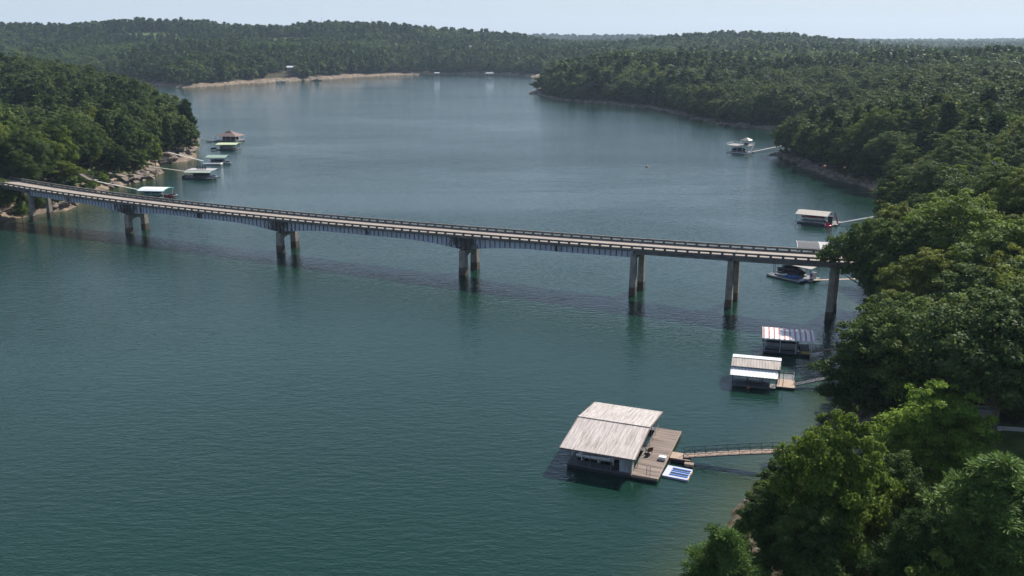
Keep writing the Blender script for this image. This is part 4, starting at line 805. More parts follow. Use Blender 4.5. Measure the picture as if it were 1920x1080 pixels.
# R5: tan roof, black locker, pink tube
A, B_ = G(1493.6, 416.5, .3), G(1550, 422, .3); rz = ang(A, B_); L_ = math.hypot(B_[0]-A[0], B_[1]-A[1])
e = simple_dock('boat dock with a tan roof, a black locker and a red slide', (*A, 0), rz, L_, 6, [(0, L_+1.8, 0, 1.2), (0, L_, 6.2, 7.2), (L_-1, L_+2.8, 1.22, 7.2)], [(-.3, 2.9), (3.6, 3.6), (7.6, 3.0)], M['tanroof'], .4, pitch=.5, rx=(-.6, L_+.1), nposts=4, pm=M['steel'])
MB().box(L_+.1, L_+1.4, .2, 1.3, .403, 3.0).build('locker', M['black'], e); q = MB(); q.beam((L_+2.6, 3, .4), (L_+1.2, 5, 3.2), .5, .08); q.tube((L_+1., 5, .4), (L_+1.2, 5, 3.3), .05).tube((L_+2., 5, .4), (L_+1.2, 5, 3.3), .05).build('slide', M['red'], e)
pontoon(loc_w((*A, 0), rz, 4.4, 3.8, .5), rz, 'pontoon boat with a dark red cover under the tan dock roof', 6.6, 2.4, fence=M['white'], cover=M['red'])
tb = MB(); rr_ = []
for i in range(17): a = 2*math.pi*i/16; rr_.append([(math.cos(a)*(.75+.32*math.cos(b_)), math.sin(a)*(.75+.32*math.cos(b_)), .28+.32*math.sin(b_)) for b_ in [2*math.pi*k_/8 for k_ in range(8)]])
tb.loft(rr_, cap=False); g = tb.build('tow_tube', M['pink'], None, True); tag(g, 'bright pink inflatable tube at the corner of the tan-roofed dock', 'inflatable'); g.location = loc_w((*A, 0), rz, L_+.6, -1., 0); MB().box(-.5, .5, .3, .8, .5, 1.1).build('backrest', M['pink'], g)
gangway('gangway', loc_w((*A, 0), rz, L_+2.9, 4, .6), (112, 268, 2.5), .9, 'thin pale gangway from the tan-roofed dock into the trees', M['steel'], .0)
# R6: two-level dock with hip gazebo on top
A, B_ = G(1362, 285, .3), G(1401, 288, .3); rz = ang(A, B_); L_ = math.hypot(B_[0]-A[0], B_[1]-A[1])
e = empty('boat_dock', (*A, 0), rz, 'two-level white boat dock with a small hip-roofed gazebo on top, off the right headland', 'boat dock')
deck(e, [(0, L_, 0, 1.3), (0, L_, 7.2, 8.2), (L_-1.6, L_, 1.32, 7.18), (0, .8, 1.32, 7.18)], .45, M['grey'], edge=M['white'])
MB().box(-.2, L_+.2, -.2, 8.4, 3.55, 3.78).build('upper_deck', M['tanroof'], e); posts(e, [(x, y) for x in np.linspace(.2, L_-.2, 5) for y in (.2, 8)], .45, 3.54, .09, M['white'])
rail(e, [(-.1, -.1, 0), (L_+.1, -.1, 0), (L_+.1, 8.3, 0), (-.1, 8.3, 0), (-.1, -.1, 0)], 3.78, 1.0, M['white'], .035, sp=1.6)
gz_ = empty('gazebo', (L_-2.6, 4.5, 3.78)); gz_.parent = e; q = MB(); q.add([(-2.3, -2.3, 2.4), (2.3, -2.3, 2.4), (2.3, 2.3, 2.4), (-2.3, 2.3, 2.4), (-.15, 0, 3.7), (.15, 0, 3.7)], [(0, 1, 5, 4), (1, 2, 5), (2, 3, 4, 5), (3, 0, 4), (0, 3, 2, 1)]); q.build('gazebo_roof', M['tanroof'], gz_)
posts(gz_, [(a, b) for a in (-2, 2) for b in (-2, 2)], 0, 2.42, .06, M['white']); MB().box(-1.2, 1.2, -.5, .5, 0, 1.1).build('counter', M['darkwall'], gz_)
MB().beam((L_+1.2, 1., .45), (L_+.3, 5.5, 3.7), .8, .12).build('stairs', M['grey'], e)
pontoon(loc_w((*A, 0), rz, 4.6, 4.2, .4), rz, 'dark covered pontoon boat in the two-level white dock', 6.8, 2.5, fence=M['navy'], cover=M['navy'])
gangway('gangway', loc_w((*A, 0), rz, L_, 6., .6), (139, 459, 1.6), .9, 'long thin white gangway from the two-level dock to the right headland', M['siding'], .0)
# left docks
def ld(lab, c0, c1, zr_, **k): 
    A = G(*c0, zr_); B_ = G(*c1, zr_); return A, ang(A, B_), math.hypot(B_[0]-A[0], B_[1]-A[1])
# L1 white roof
A, rz, L_ = ld('', (258.6, 357), (305, 358), 2.8); e = simple_dock('boat dock with a glossy white roof edged in teal, behind the bridge at left', (*A, 0), rz, L_, 6.8, [(0, L_+1.6, 0, 1.1), (0, L_+1.6, 6.2, 7.2), (L_+.6, L_+2.4, 1.12, 6.18)], [(-.2, 2.7), (1.3, 3.15), (3.6, 3.4), (6., 3.15), (7.4, 2.7)], M['whiteroof'], .4, pitch=.6, rib=.03, trim=M['teal'], rx=(-.3, L_+.2), pm=M['white'])
pontoon(loc_w((*A, 0), rz, 3.6, 3.6, .35), rz, 'covered pontoon boat beneath the teal-edged white roof', 6., 2.4, fence=M['teal'], cover=M['navy'])
jetski(loc_w((*A, 0), rz, L_+1.6, 1.2, .42), rz+.2, 'dark red jet ski parked at the end of the teal-edged dock', M['red']); jetski(loc_w((*A, 0), rz, L_+2.2, 2.8, .42), rz+.2, 'white jet ski parked at the end of the teal-edged dock', M['hull'])
gangway('gangway', (*G(258.6, 354, 1.2), .9), (*G(172, 338, 5), 5.), 1., 'long white gangway from the teal-edged dock up to the wooden stairs', M['palegang'], .0)
# L2 green roof with sun deck
A, rz, L_ = ld('', (346, 322), (391, 322.5), 3.); e = simple_dock('boat dock with green awning edge and a rooftop sun deck with chairs', (*A, 0), rz, L_, 8, [(-1.5, L_+1.5, 0, 1.2), (0, L_, 7.2, 8.4), (L_-1, L_+1.8, 1.22, 7.18)], [(-.3, 2.7), (1., 3.3), (7.6, 3.3), (8.8, 2.8)], M['palegreen'], .4, pitch=.6, rx=(-.3, L_+.6), pm=M['dsteel'], nposts=4)
MB().box(0, L_+.4, 1.3, 7.3, 3.36, 3.46).build('sun_deck', M['greyroof'], e); rail(e, [(0, 1.35, 0), (0, 7.3, 0), (L_+.3, 7.3, 0)], 3.46, .9, M['dsteel'])
for i, w_ in enumerate(('leftmost', 'second', 'third', 'rightmost')):
    g = empty('deck_chair', loc_w((*A, 0), rz, 4.1+i*1.05, 3.6, 3.46), rz+.2, f'{w_} of the four dark chairs on the rooftop sun deck', 'chair', 'chairs on the rooftop sun deck'); MB().box(-.3, .3, -.3, .3, .3, .4).build('seat', M['dsteel'], g); MB().beam((-.25, .3, .4), (-.25, .5, 1.3), .12, .6).beam((0.1, .3, .4), (.1, .5, 1.3), .5, .08).build('backrest', M['dsteel'], g)
    for s in (-.25, .25): MB().box(s-.04, s+.04, -.28, -.2, 0, .3).box(s-.04, s+.04, .2, .28, 0, .3).build('leg', M['dsteel'], g)
pontoon(loc_w((*A, 0), rz, 5.2, 4.4, .35), rz, 'navy covered pontoon boat under the rooftop sun deck', 7, 2.5, fence=M['navy'], cover=M['navy']); jetski(loc_w((*A, 0), rz, -.6, 1.8, .4), rz+.5, 'dark jet ski at the shore end of the sun deck dock', M['black']); jetski(loc_w((*A, 0), rz, 1.4, 1.2, .4), rz+.3, 'grey jet ski beside the dark one at the sun deck dock', M['grey']); jetski(loc_w((*A, 0), rz, L_+1, 2., .4), rz, 'white jet ski at the lake end of the sun deck dock', M['hull'])
gangway('gangway', (*G(347, 319, 1.5), 1.), (*G(264, 308, 4), 3.6), .9, 'long pale gangway from the sun deck dock to the rocky shore', M['siding'], .0)
# L3 green gable
A, rz, L_ = ld('', (384.5, 295.2), (421.4, 295.2), 2.9); e = simple_dock('boat dock with a dark green roof and a white front platform', (*A, 0), rz, L_, 7.5, [(0, L_, 0, 1.2), (0, L_, 6.6, 7.6)], [(-.2, 2.8), (3.8, 3.5), (7.8, 2.8)], M['greenroof'], .4, pitch=.6, rx=(-.2, L_+.2), pm=M['steel'])
MB().box(-.3, L_-1., -3.2, -.1, .12, .62).build('front_platform', M['white'], e)
pontoon(loc_w((*A, 0), rz, 4.6, 3.8, .35), rz, 'dark boat under the dark green dock roof', 6.2, 2.4, fence=M['navy'], canopy=M['black']); jetski(loc_w((*A, 0), rz, L_+.9, .6, .1), rz, 'white jet ski tied beside the dark green roofed dock', M['hull'])
gangway('gangway', (*G(381, 301, 1.), .8), (*G(314.4, 283.7, 5), 4.6), 1.1, 'bright white gangway sloping down from the rocks to the green roofed dock', M['palegang'], .0)
# L4 lime roof
A, rz, L_ = ld('', (404, 271), (442, 271), 2.9); e = simple_dock('boat dock with a lime green roof in front of the brown gazebo dock', (*A, 0), rz, L_, 8, [(0, L_, 0, 1.2), (0, L_, 7., 8.2), (L_-1, L_+.3, 1.22, 6.98)], [(-.2, 2.8), (4., 3.3), (8.4, 2.9)], M['lime'], .4, pitch=.6, rx=(-.2, L_+.2), pm=M['lime'])
pontoon(loc_w((*A, 0), rz, 4.6, 3.6, .4), rz, 'silver covered pontoon boat under the lime green roof', 7, 2.4, fence=M['grey'], cover=M['grey']); jetski(loc_w((*A, 0), rz, -1.6, 1.2, .3), rz+.3, 'dark blue jet ski left of the lime green dock', M['navy'])
# L5 brown hip roof
A, rz, L_ = ld('', (403.4, 254.6), (441, 255.6), 3.4); e = empty('boat_dock', (*A, 0), rz, 'dock house with a brown hip roof and white posts, farthest of the left docks', 'boat dock'); deck(e, [(-1.8, L_+.4, 0, 9.4)], .45, M['darkdeck'])
q = MB(); q.add([(-.6, -.4, 3.2), (L_+.6, -.4, 3.2), (L_+.6, 9.8, 3.2), (-.6, 9.8, 3.2), (L_*.42, 4.7, 5.6), (L_*.58, 4.7, 5.6)], [(0, 1, 5, 4), (1, 2, 5), (2, 3, 4, 5), (3, 0, 4), (0, 3, 2, 1)]); rf = q.build('hip_roof', M['brownroof'], e)
q = MB(); q.add([(L_*.35, 3.6, 5.3), (L_*.65, 3.6, 5.3), (L_*.65, 5.8, 5.3), (L_*.35, 5.8, 5.3), (L_*.47, 4.7, 6.05), (L_*.53, 4.7, 6.05)], [(0, 1, 5, 4), (1, 2, 5), (2, 3, 4, 5), (3, 0, 4), (0, 3, 2, 1)]); q.build('cupola', M['brownroof'], rf)
posts(e, [(x, y) for x in np.linspace(0, L_, 5) for y in (.2, 9.1)], .45, 3.22, .09, M['white']); MB().box(2.4, L_-2.4, 3, 7, .452, 2.6).build('bar_room', M['darkwall'], e); rail(e, [(0, .1, 0), (L_, .1, 0), (L_, 9, 0)], .45, .9, M['white'], .03)
g = empty('skiff', loc_w((*A, 0), rz, -3., -1.2, 0), rz, 'small dark skiff moored left of the brown hip-roofed dock', 'boat'); hull(3.6, 1.3, .5).build('hull', M['grey'], g); MB().box(-.2, .1, -.5, .5, .42, .5).build('seat', M['grey'], g)
gangway('gangway', (*G(402, 262, .8), .6), (*G(366, 256.5, 2), 1.8), .8, 'thin grey gangway reaching the brown hip-roofed dock', M['steel'], .0)
# ------------------------------------------------------------------ far shore buildings and docks
def house(px, py, z, w, d_, h, roofm, wallm, label, rz=0, rh=2.2, name='house', win=3, cat='house'):
    x, y = G(px, py, z) if z < 30 else HILLH[z-100]; e = empty(name, (x, y, gz(x, y)-.3), rz, label, cat); MB().box(-w/2, w/2, -d_/2, d_/2, 0, h).build('wall', wallm, e)
    o = .6; q = MB(); q.add([(-w/2-o, -d_/2-o, h-.1), (w/2+o, -d_/2-o, h-.1), (w/2+o, d_/2+o, h-.1), (-w/2-o, d_/2+o, h-.1), (-w/2-o, 0, h+rh), (w/2+o, 0, h+rh)], [(0, 1, 5, 4), (2, 3, 4, 5), (0, 4, 3), (1, 2, 5), (0, 3, 2, 1)]); q.build('roof', roofm, e)
    for i in range(win):
        xx = -w/2+w*(i+.5)/win; f = MB().box(xx-.75, xx+.75, -d_/2-.06, -d_/2-.003, h*.35, h*.35+1.4).build('window', M['white'], e); MB().box(xx-.62, xx+.62, -d_/2-.08, -d_/2-.063, h*.35+.12, h*.35+1.28).build('pane', M['glass'], f)
    return e
e = house(547, 138, 7, 11, 8, 5, M['whiteroof'], M['siding'], 'white-roofed lake house in a gap of the far shore trees', .1, 1.8)
x, y = e.location.x, e.location.y; q = MB()
a, b = Vector((x+5, y-5, e.location.z+2)), Vector((*G(594, 150, 0), 1.)); q.beam(a, a.lerp(b, .45), 1.6, .3).beam(a.lerp(b, .45), b, 1.2, .25); tag(q.build('stairway', M['wood2']), 'pale stairway running from the white-roofed house down to the far shore', 'stairs')
house(746, 96, 100, 9, 8, 7, M['greyroof'], M['siding'], 'narrow grey house on the wooded hill, leftmost of three', .5, 3); e = house(790, 91, 101, 17, 9, 5, M['greyroof'], M['darkwall'], 'long dark house with a grey roof and centre gable on the wooded hill', 0, 3.5, win=5)
MB().add([(-2.5, -6, 4.5), (2.5, -6, 4.5), (0, -6, 8.5), (-2.5, 0, 4.5), (2.5, 0, 4.5), (0, 0, 8.5)], [(0, 1, 2), (0, 2, 5, 3), (1, 4, 5, 2), (0, 3, 4, 1), (3, 5, 4)]).build('centre_gable', M['greyroof'], e)
house(887, 97, 102, 12, 8, 5, M['greyroof'], M['siding'], 'pale grey roofed house on the wooded hill, rightmost of three', -.2, 2.5)
house(66, 141, 5, 14, 9, 4, M['brownroof'], M['siding'], 'low brown-roofed house by the left cove', .1, 1.6); house(105, 143, 5, 11, 9, 5, M['palegreen'], M['white'], 'pale green roofed house by the left cove', -.1, 2)
house(168, 137, 5, 7, 7, 6, M['greyroof'], M['white'], 'small white house among trees by the left cove', .3, 2.5); house(56, 235, 16, 12, 9, 5, M['tanroof'], M['siding'], 'tan-roofed cabin hidden inside the left wood', .6, 2.2)
house(62, 207, 17, 10, 9, 6, M['darkroof'], M['darkwall'], 'dark gabled house deep in the left wood', 1.3, 3.5); e = house(1892, 372, 13, 10, 8, 6, M['brownroof'], M['siding'], 'brown gabled house among the trees above the right bank', 1.1, 4)
def fardock(px, py, w, roofm, label, name='boat_dock', boat=None):
    x, y = G(px, py, 0); e = simple_dock(label, (x-w/2, y, 0), 0, w, 6, [(0, w, 0, 1), (0, w, 6, 7)], [(-.3, 2.9), (3.4, 3.7), (7.2, 2.9)], roofm, .5, pitch=2., rib=0, pm=M['white'])
    return (x, y)
x, y = fardock(593, 151, 13, M['darkroof'], 'dark-roofed boat dock below the stairs on the far shore'); runabout((x, y+3, .3), 0, 'dark boat under the dark-roofed far dock', 6, 2.2, M['grey'], M['navy'])
x, y = fardock(819, 140.6, 7, M['whiteroof'], 'tiny white-roofed boat dock at the head of the far cove'); x, y = fardock(918, 141, 11, M['whiteroof'], 'white-roofed boat dock at the right of the far cove'); runabout((x, y+3, .3), 0, 'boat under the white-roofed dock in the far cove', 6, 2.2, None, M['navy'])
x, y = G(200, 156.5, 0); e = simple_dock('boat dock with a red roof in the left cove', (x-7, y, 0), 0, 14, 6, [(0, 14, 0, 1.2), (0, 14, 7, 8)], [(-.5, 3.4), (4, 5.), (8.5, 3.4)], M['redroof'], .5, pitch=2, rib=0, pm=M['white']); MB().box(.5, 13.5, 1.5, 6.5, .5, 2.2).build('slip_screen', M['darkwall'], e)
for px, py, r_, lab in ((531, 153.4, .2, 'small open boat moored near the far sandy shore'), (522, 153.8, -.3, 'second small boat left of the open boat on the far shore')):
    x, y = G(px, py, 0); runabout((x, y, 0), r_, lab, 6.5, 2.4, M['grey'] if r_ > 0 else M['hull'])
# masts on the skyline
for px, py0, py1, D, lab in ((1473, 70, 53, 1800, 'thin radio mast on the right skyline ridge'), (1020, 72, 57, 3000, 'thin radio mast above the centre skyline'), (697, 48, 35, 1900, 'thin radio mast on the central far hill'), (603, 48, 33, 1900, 'thin radio mast on the left of the central far hill')):
    a, b = W(px, py0, D), W(px, py1, D); e = empty('radio_mast', (a[0], a[1], a[2]-25), 0, lab, 'mast'); q = MB(); h = b[2]-a[2]+25
    for s in range(3): q.tube((.6*math.cos(2.1*s), .6*math.sin(2.1*s), 0), (.25*math.cos(2.1*s), .25*math.sin(2.1*s), h), .10, n=4)
    for k_ in range(int(h/3)): q.beam((-.5, 0, k_*3), (.5, 0, k_*3+1.5), .1, .1)
    q.build('lattice', M['steel'], e)
# ------------------------------------------------------------------ power line with marker balls
pR = W(1866, 303, 207); gzr = gz(pR[0], pR[1]); e = empty('utility_pole', (pR[0], pR[1], gzr), 0, 'grey utility pole with crossarm rising from the trees of the right bank', 'utility pole'); hR = pR[2]-gzr
MB().tube((0, 0, 0), (0, 0, hR), .17, .11).build('pole', M['grey'], e); MB().box(-.08, .08, -1.3, 1.3, hR-.6, hR-.45).box(-.08, .08, -1.2, 1.2, hR-2.2, hR-2.05).build('crossarm', M['wood'], e); MB().tube((.25, 0, hR-9.), (.25, 0, hR-7.8), .28).build('transformer', M['steel'], e)
for y_ in (-1.2, 0, 1.2): MB().tube((0, y_, hR-.45), (0, y_, hR-.2), .06, n=6).build('insulator', M['white'], e)
pL = W(60, 200, 400); gzl = gz(pL[0], pL[1]); e = empty('utility_pole', (pL[0], pL[1], gzl), 0, 'utility pole hidden among the trees of the left wood', 'utility pole'); hL = pL[2]-gzl
MB().tube((0, 0, 0), (0, 0, hL), .17, .11).build('pole', M['bark'], e); MB().box(-.08, .08, -1.3, 1.3, hL-.6, hL-.45).build('crossarm', M['wood'], e)
def wire(a, b, sag, label, ext=None):
    pts = []; n = 60
    for i in range(n+1):
        u = i/n; pts.append((a[0]+(b[0]-a[0])*u, a[1]+(b[1]-a[1])*u, a[2]+(b[2]-a[2])*u-4*sag*u*(1-u)))
    mb = MB()
    for i in range(n): mb.tube(pts[i], pts[i+1], .016, n=4, cap=False)
    tag(mb.build('power_line', M['steel']), label, 'power line', 'power lines across the lake'); return pts
w0 = wire((pR[0], pR[1], pR[2]-.2), (pL[0], pL[1], pL[2]-.2), 9.5, 'topmost power line across the lake, carrying marker balls'); wire((pR[0], pR[1]-1.2, pR[2]-1.8), (pL[0], pL[1], pL[2]-1.8), 10.2, 'second power line below the one with marker balls'); wire((pR[0], pR[1]+1.2, pR[2]-4.), (pL[0], pL[1], pL[2]-3.), 11.5, 'third power line from the top'); wire((pR[0], pR[1], pR[2]-6.2), (pL[0], pL[1], pL[2]-4.5), 12.5, 'lowest of the power lines across the lake')
for u, lab in ((.101, 'orange marker ball on the power line near the right shore'), (.229, 'orange marker ball on the power line over the middle of the lake')):
    p = w0[0]; i = u*60; a, b = Vector(w0[int(i)]), Vector(w0[int(i)+1]); c = a.lerp(b, i-int(i)); g = MB().ball((0, 0, 0), .36, n=12, m=8).build('marker_ball', M['orange'], None, True); g.location = c; tag(g, lab, 'marker ball', 'marker balls on the power line')
e = empty('utility_pole', (pR[0]+22, pR[1]-14, gz(pR[0]+22, pR[1]-14)), 0, 'second utility pole outside the right edge, holding the line', 'utility pole'); MB().tube((0, 0, 0), (0, 0, 13), .17, .11).build('pole', M['bark'], e); q = MB().beam((-.08, 0, 12.4), (.08, 0, 12.4), 2.4, .15); q.build('crossarm', M['wood'], e)
for k_ in (0, 1.6):
    mb = MB(); a = Vector((pR[0], pR[1], pR[2]-.2-k_)); b = Vector((pR[0]+22, pR[1]-14, e.location.z+12.6-k_))
    for i in range(12): f = lambda u: a.lerp(b, u)-Vector((0, 0, 1.6*u*(1-u))); mb.tube(f(i/12), f((i+1)/12), .016, n=4, cap=False)
    tag(mb.build('power_line', M['steel']), ('upper' if k_ == 0 else 'lower')+' wire running right from the grey utility pole', 'power line')
# ------------------------------------------------------------------ near right bank
def footbridge(p0, p1, w, label, pick=.16, h=1.05, m1=None, m2=None):
    p0, p1 = Vector(p0), Vector(p1); d = p1-p0; L = math.hypot(d.x, d.y); e = empty('footbridge', p0, math.atan2(d.y, d.x), label, 'footbridge'); z = lambda x: d.z*x/L
    MB().beam((0, 0, 0), (L, 0, d.z), w, .12).build('boards', m1 or M['wood2'], e); MB().beam((0, -w/2+.1, -.2), (L, -w/2+.1, d.z-.2), .12, .26).beam((0, w/2-.1, -.2), (L, w/2-.1, d.z-.2), .12, .26).build('beam', M['dsteel'], e)
    for s in (-1, 1):
        y = s*w/2; q = MB().beam((0, y, h), (L, y, h+d.z), .09, .06).beam((0, y, .15), (L, y, .15+d.z), .06, .06); n = int(L/pick)
        for i in range(n+1): x = L*i/n; q.beam((x, y, z(x)+.1), (x, y, z(x)+h), .04, .04)
        q.build('railing', m2 or M['grey'], e)
    return e
a = G(1820, 779, 7.2); b = G(1858, 782, 7.2); footbridge((*a, 7.3), (b[0]+.6, b[1]-.3, 7.3), 1.5, 'short wooden footbridge with picket rails where the concrete path ends')
def path_strip(name, pts, w, m, label=None):
    mb = MB(); P = [Vector((x, y)) for x, y in pts]; rings = []
    D = []
    for i in range(len(P)-1):
        n = max(2, int((P[i+1]-P[i]).length/.8)); D += [P[i].lerp(P[i+1], k_/n) for k_ in range(n)]
    D.append(P[-1])
    for i, p in enumerate(D):
        t = (D[min(i+1, len(D)-1)]-D[max(i-1, 0)]).normalized(); n_ = Vector((-t.y, t.x))*w/2; zc = max(gz(p.x+n_.x, p.y+n_.y), gz(p.x-n_.x, p.y-n_.y), gz(p.x, p.y))
        rings.append([(p.x-n_.x, p.y-n_.y, zc-.3), (p.x+n_.x, p.y+n_.y, zc-.3), (p.x+n_.x, p.y+n_.y, zc+.05), (p.x-n_.x, p.y-n_.y, zc+.05)])
    o = mb.loft(rings).build(name, m); tag(o, kind='structure'); return o
path_strip('path', [(b[0]+.7, b[1]-.3), G(1880, 784, 7.1), G(1925, 790, 7.2), G(2010, 803, 7.6)], 1.3, M['pathc'])
a, b = G(1555, 800, 2.2), G(1612, 796, 3.2); footbridge((a[0], a[1], 2.6), (b[0], b[1], 3.3), 2., 'dark railed wooden landing at the water edge behind the yellow-tipped tree', .3, m1=M['wood'], m2=M['wood'])
b2 = G(1640, 780, 4.2); footbridge((b[0]+.3, b[1]+.2, 3.3), (b2[0], b2[1], 4.2), 1.4, 'railed boardwalk continuing right from the dark landing', .3, m1=M['wood'], m2=M['wood'])
e = gangway('gangway', (*G(1628, 712, 2.6), 3.2), (*G(1712, 716, 4.5), 4.6), 1.2, 'grey lattice-sided gangway on land under the large trees', M['grey'], 1.3, M['steel'], n=8)
e = empty('lumber_stack', (*G(1655, 735, 4.), gz(*G(1655, 735, 4.))+.15), .9, 'few loose boards lying on the bank below the lattice gangway', 'boards')
for i in range(3): MB().box(-1.8+.2*i, 1.6+.2*i, i*.4, i*.4+.18, 0, .08).build('board', M['wood2'], e)
# wooden stairs above the left shore
a, b = Vector((*G(172, 337.5, 5.2), 5.2)), Vector((*G(147, 324, 8.6), 8.8)); e = empty('wooden_stairs', a, math.atan2(b.y-a.y, b.x-a.x), 'grey wooden stairs climbing the grassy slope at left, above the white gangway', 'stairs'); L = math.hypot(b.x-a.x, b.y-a.y); H = b.z-a.z
n = 16; q = MB()
for i in range(n): q.box(L*i/n, L*(i+1)/n+.03, -1.1, 1.1, H*i/n-.03, H*i/n+.05)
q.build('treads', M['siding'], e); MB().beam((0, -1.14, -.05), (L, -1.14, H-.05), .08, .35).beam((0, 1.14, -.05), (L, 1.14, H-.05), .08, .35).build('stringer', M['wood'], e)
for s in (-1.14, 1.14):
    q = MB().beam((0, s, .95), (L, s, H+.95), .08, .1)
    for i in range(6): q.beam((L*i/5, s, H*i/5), (L*i/5, s, H*i/5+.95), .09, .09)
    q.build('handrail', M['wood'], e)
MB().box(-1.8, -.02, -1.3, 1.3, -.2, -.04).build('landing', M['siding'], e)
# ------------------------------------------------------------------ shore rocks
rr = np.random.default_rng(5); RM = []
for i in range(5):
    bm = bmesh.new(); bmesh.ops.create_icosphere(bm, subdivisions=3, radius=1.)
    pl = [(Vector(unit(rr, 1)[0]), rr.uniform(.45, .8)) for _ in range(16)]
    for v in bm.verts:
        for nrm, dd in pl:
            s = v.co.dot(nrm)
            if s > dd: v.co -= nrm*(s-dd)
        v.co += Vector(unit(rr, 1)[0])*.018
    me = bpy.data.meshes.new('boulder'); bm.to_mesh(me); bm.free(); me.materials.append(M['rock']); RM.append(me)
def rocks(line, n, spread, s0, s1, label, group, zb=.2):
    P = [Vector(G(*p)) for p in line]; seg = [(a, b) for a, b in zip(P[:-1], P[1:])]; Ls = [(b-a).length for a, b in seg]
    for i in range(n):
        k_ = rr.choice(len(seg), p=np.array(Ls)/sum(Ls)); p = seg[k_][0].lerp(seg[k_][1], rr.random()); t = (seg[k_][1]-seg[k_][0]).normalized(); nn = Vector((t.y, -t.x)); 
        u = abs(rr.normal(0, .6)); q = p+nn*(-spread*u); s = rr.uniform(s0, s1)*(1.2-.35*min(u, 1.5)); z = gz(q.x, q.y)
        o = bpy.data.objects.new('shore_rock', RM[int(rr.integers(0, 5))]); COL.objects.link(o); o.location = (q.x, q.y, max(z, -.1)+s*.12); o.scale = (s*rr.uniform(1, 1.7), s*rr.uniform(.8, 1.2), s*rr.uniform(.4, .7)); o.rotation_euler = (rr.uniform(-.35, .35), rr.uniform(-.35, .35), rr.uniform(0, 6.3)); tag(o, label, 'rock', group)
rocks([(92, 399), (125, 392), (150, 379)], 26, 5, .9, 2.6, 'tan boulder on the shore just under the left end of the bridge', 'boulders by the left bridge end')
rocks([(20, 408), (62, 402)], 10, 4, .8, 2.2, 'grey boulder at the left edge in front of the bridge', 'boulders at the left edge'); rocks([(212, 353), (228, 348)], 8, 3, .8, 1.8, 'tan boulder near the white gangway of the teal-edged dock', 'boulders by the teal-edged dock')
rocks([(234, 346), (256, 342), (276, 337), (296, 326)], 44, 5, 1., 3., 'pale sandstone boulder on the rocky point of the left headland', 'boulders on the rocky point')
rocks([(296, 310), (322, 306), (345, 300), (360, 293), (363, 285)], 52, 9, 1., 3., 'brown sandstone boulder near the tip of the left headland', 'boulders at the left headland tip'); rocks([(1456, 291), (1470, 298), (1500, 309), (1540, 325)], 36, 3, .8, 2.2, 'dark rock along the middle right headland shore', 'rocks on the middle right headland')
rocks([(1250, 208), (1300, 222), (1350, 234), (1400, 240)], 34, 3, 1., 3., 'grey rock along the far right headland shore', 'rocks on the far right headland')
# ------------------------------------------------------------------ shrubs and undergrowth
for i in range(4): 
    v, f, t, L = broad(700+i, 2600, .075, fill=1., Rr=.52, low=.0, lobes=16); PROTO[('sh', i)] = npmesh('foliage', v, f, M['leaf'], t)
SH = [(G(1545+18*i, 768+7*(i % 3), 1.5)) for i in range(4)]+[(47.5, 121), (50, 124), (55, 112), (62, 112)]
def shrub(x, y, s, tone, label, group=None):
    o = bpy.data.objects.new('shrub', PROTO[('sh', int(rr.integers(0, 4)))]); COL.objects.link(o); o.location = (x, y, gz(x, y)-.1*s); o.scale = (s*1.3, s*1.3, s); o.rotation_euler = (0, 0, rr.uniform(0, 6)); o.color = (*TONE[tone], 1); tag(o, label, 'shrub', group)
for px, py in ((1392, 965), (1400, 945), (1412, 925), (1425, 905), (1385, 985), (1375, 1005), (1440, 890), (1455, 878)):
    x, y = G(px+12, py, .8); shrub(x, y, rr.uniform(1.1, 1.9), ['deep green', 'olive green', 'mid green'][py % 3], 'low shrub at the waterline left of the yellow-tipped tree', 'shrubs at the waterline by the yellow-tipped tree')
for x, y in SH: shrub(x, y, rr.uniform(1., 1.8), 'yellow-green', 'yellowish shrub on the small point beside the dark railed landing', 'shrubs on the small near point')
for i in range(70):
    x, y = rr.uniform(-165, -139), rr.uniform(285, 352); z, d = terrain(np.array([x]), np.array([y]), True)
    o_ = abs((x-BC[0])*BN[0]+(y-BC[1])*BN[1])
    if d[0] > 2.5 and o_ > 6 and math.hypot(x+153, y-322) > 5: shrub(x, y, rr.uniform(1.2, 3.6), ['olive green', 'mid green', 'yellow-green', 'deep green'][i % 4], 'bushy shrub on the grassy slope of the left headland', 'shrubs on the left grassy slope')
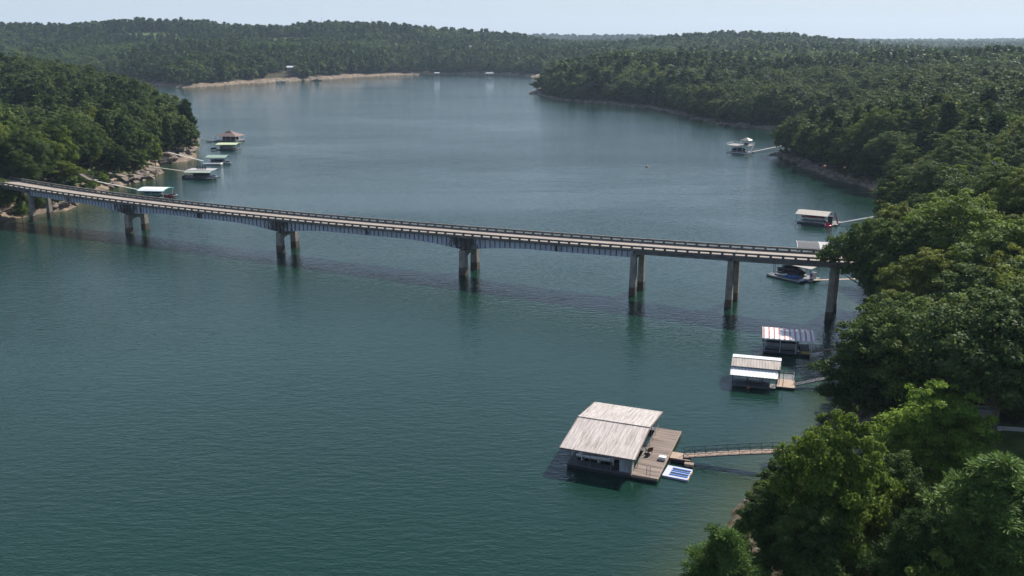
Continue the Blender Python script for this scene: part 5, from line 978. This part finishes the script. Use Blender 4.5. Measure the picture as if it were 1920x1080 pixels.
for i in range(60):
    x, y = rr.uniform(-165, -128), rr.uniform(262, 300); z, d = terrain(np.array([x]), np.array([y]), True); o_ = ((x-BC[0])*BN[0]+(y-BC[1])*BN[1])
    if d[0] > 1.5 and o_ < -6: shrub(x, y, rr.uniform(1.5, 4), ['mid green', 'bright green', 'olive green'][i % 3], 'bushy shrub below the left bridge end', 'shrubs below the left bridge end')
ug = []
xg, yg = scatter(-300, 300, 60, 900, 3.0); zg, dg = terrain(xg, yg, True); to = (xg-BC[0])*BD[0]+(yg-BC[1])*BD[1]; oo = np.abs((xg-BC[0])*BN[0]+(yg-BC[1])*BN[1])
lawnm = np.zeros(len(xg), bool)
for lx, ly, a, b in lawn[:4]: lawnm |= ((xg-lx)/a)**2+((yg-ly)/b)**2 < 1.2
k_ = (dg > np.where(yg > 380, 3.5, 1.4)) & (dg < 34) & ~((oo < 5) & (np.abs(to) > 100)) & ~(lawnm & (dg > 7)) & ~((np.hypot(xg-33, yg-73) < 8)) & (np.abs(xg) < yg*.62+10) & (rr.random(len(xg)) < np.where((dg < 5) & (xg > 0), .6, .9))
for x, y, z in zip(xg[k_], yg[k_], zg[k_]): s = rr.uniform(.7, 2.2); ug.append((x, y, z-.15, (s*1.3, s*1.3, s), rr.uniform(0, 6), int(rr.integers(0, 4))))
gn_scatter('undergrowth', ug, [(PROTO[('sh', i)], t) for i, t in enumerate(('deep green', 'dark green', 'mid green', 'olive green'))], 'low green bushes and saplings along the edge of the woods', 'undergrowth')
# ------------------------------------------------------------------ haze
hb = MB().box(-4700, 4700, -300, 5600, -8, 150).build('haze', bpy.data.materials.new('haze_air')); hm = hb.data.materials[0]; hm.use_nodes = True; hn = hm.node_tree
hn.nodes.remove(hn.nodes['Principled BSDF']); pv = hn.nodes.new('ShaderNodeVolumePrincipled'); pv.inputs['Density'].default_value = .00006; pv.inputs['Color'].default_value = (.60, .78, 1., 1); pv.inputs['Anisotropy'].default_value = .2
hn.links.new(pv.outputs[0], hn.nodes['Material Output'].inputs['Volume']); tag(hb, 'pale blue summer haze hanging over the lake', 'haze', kind='stuff')
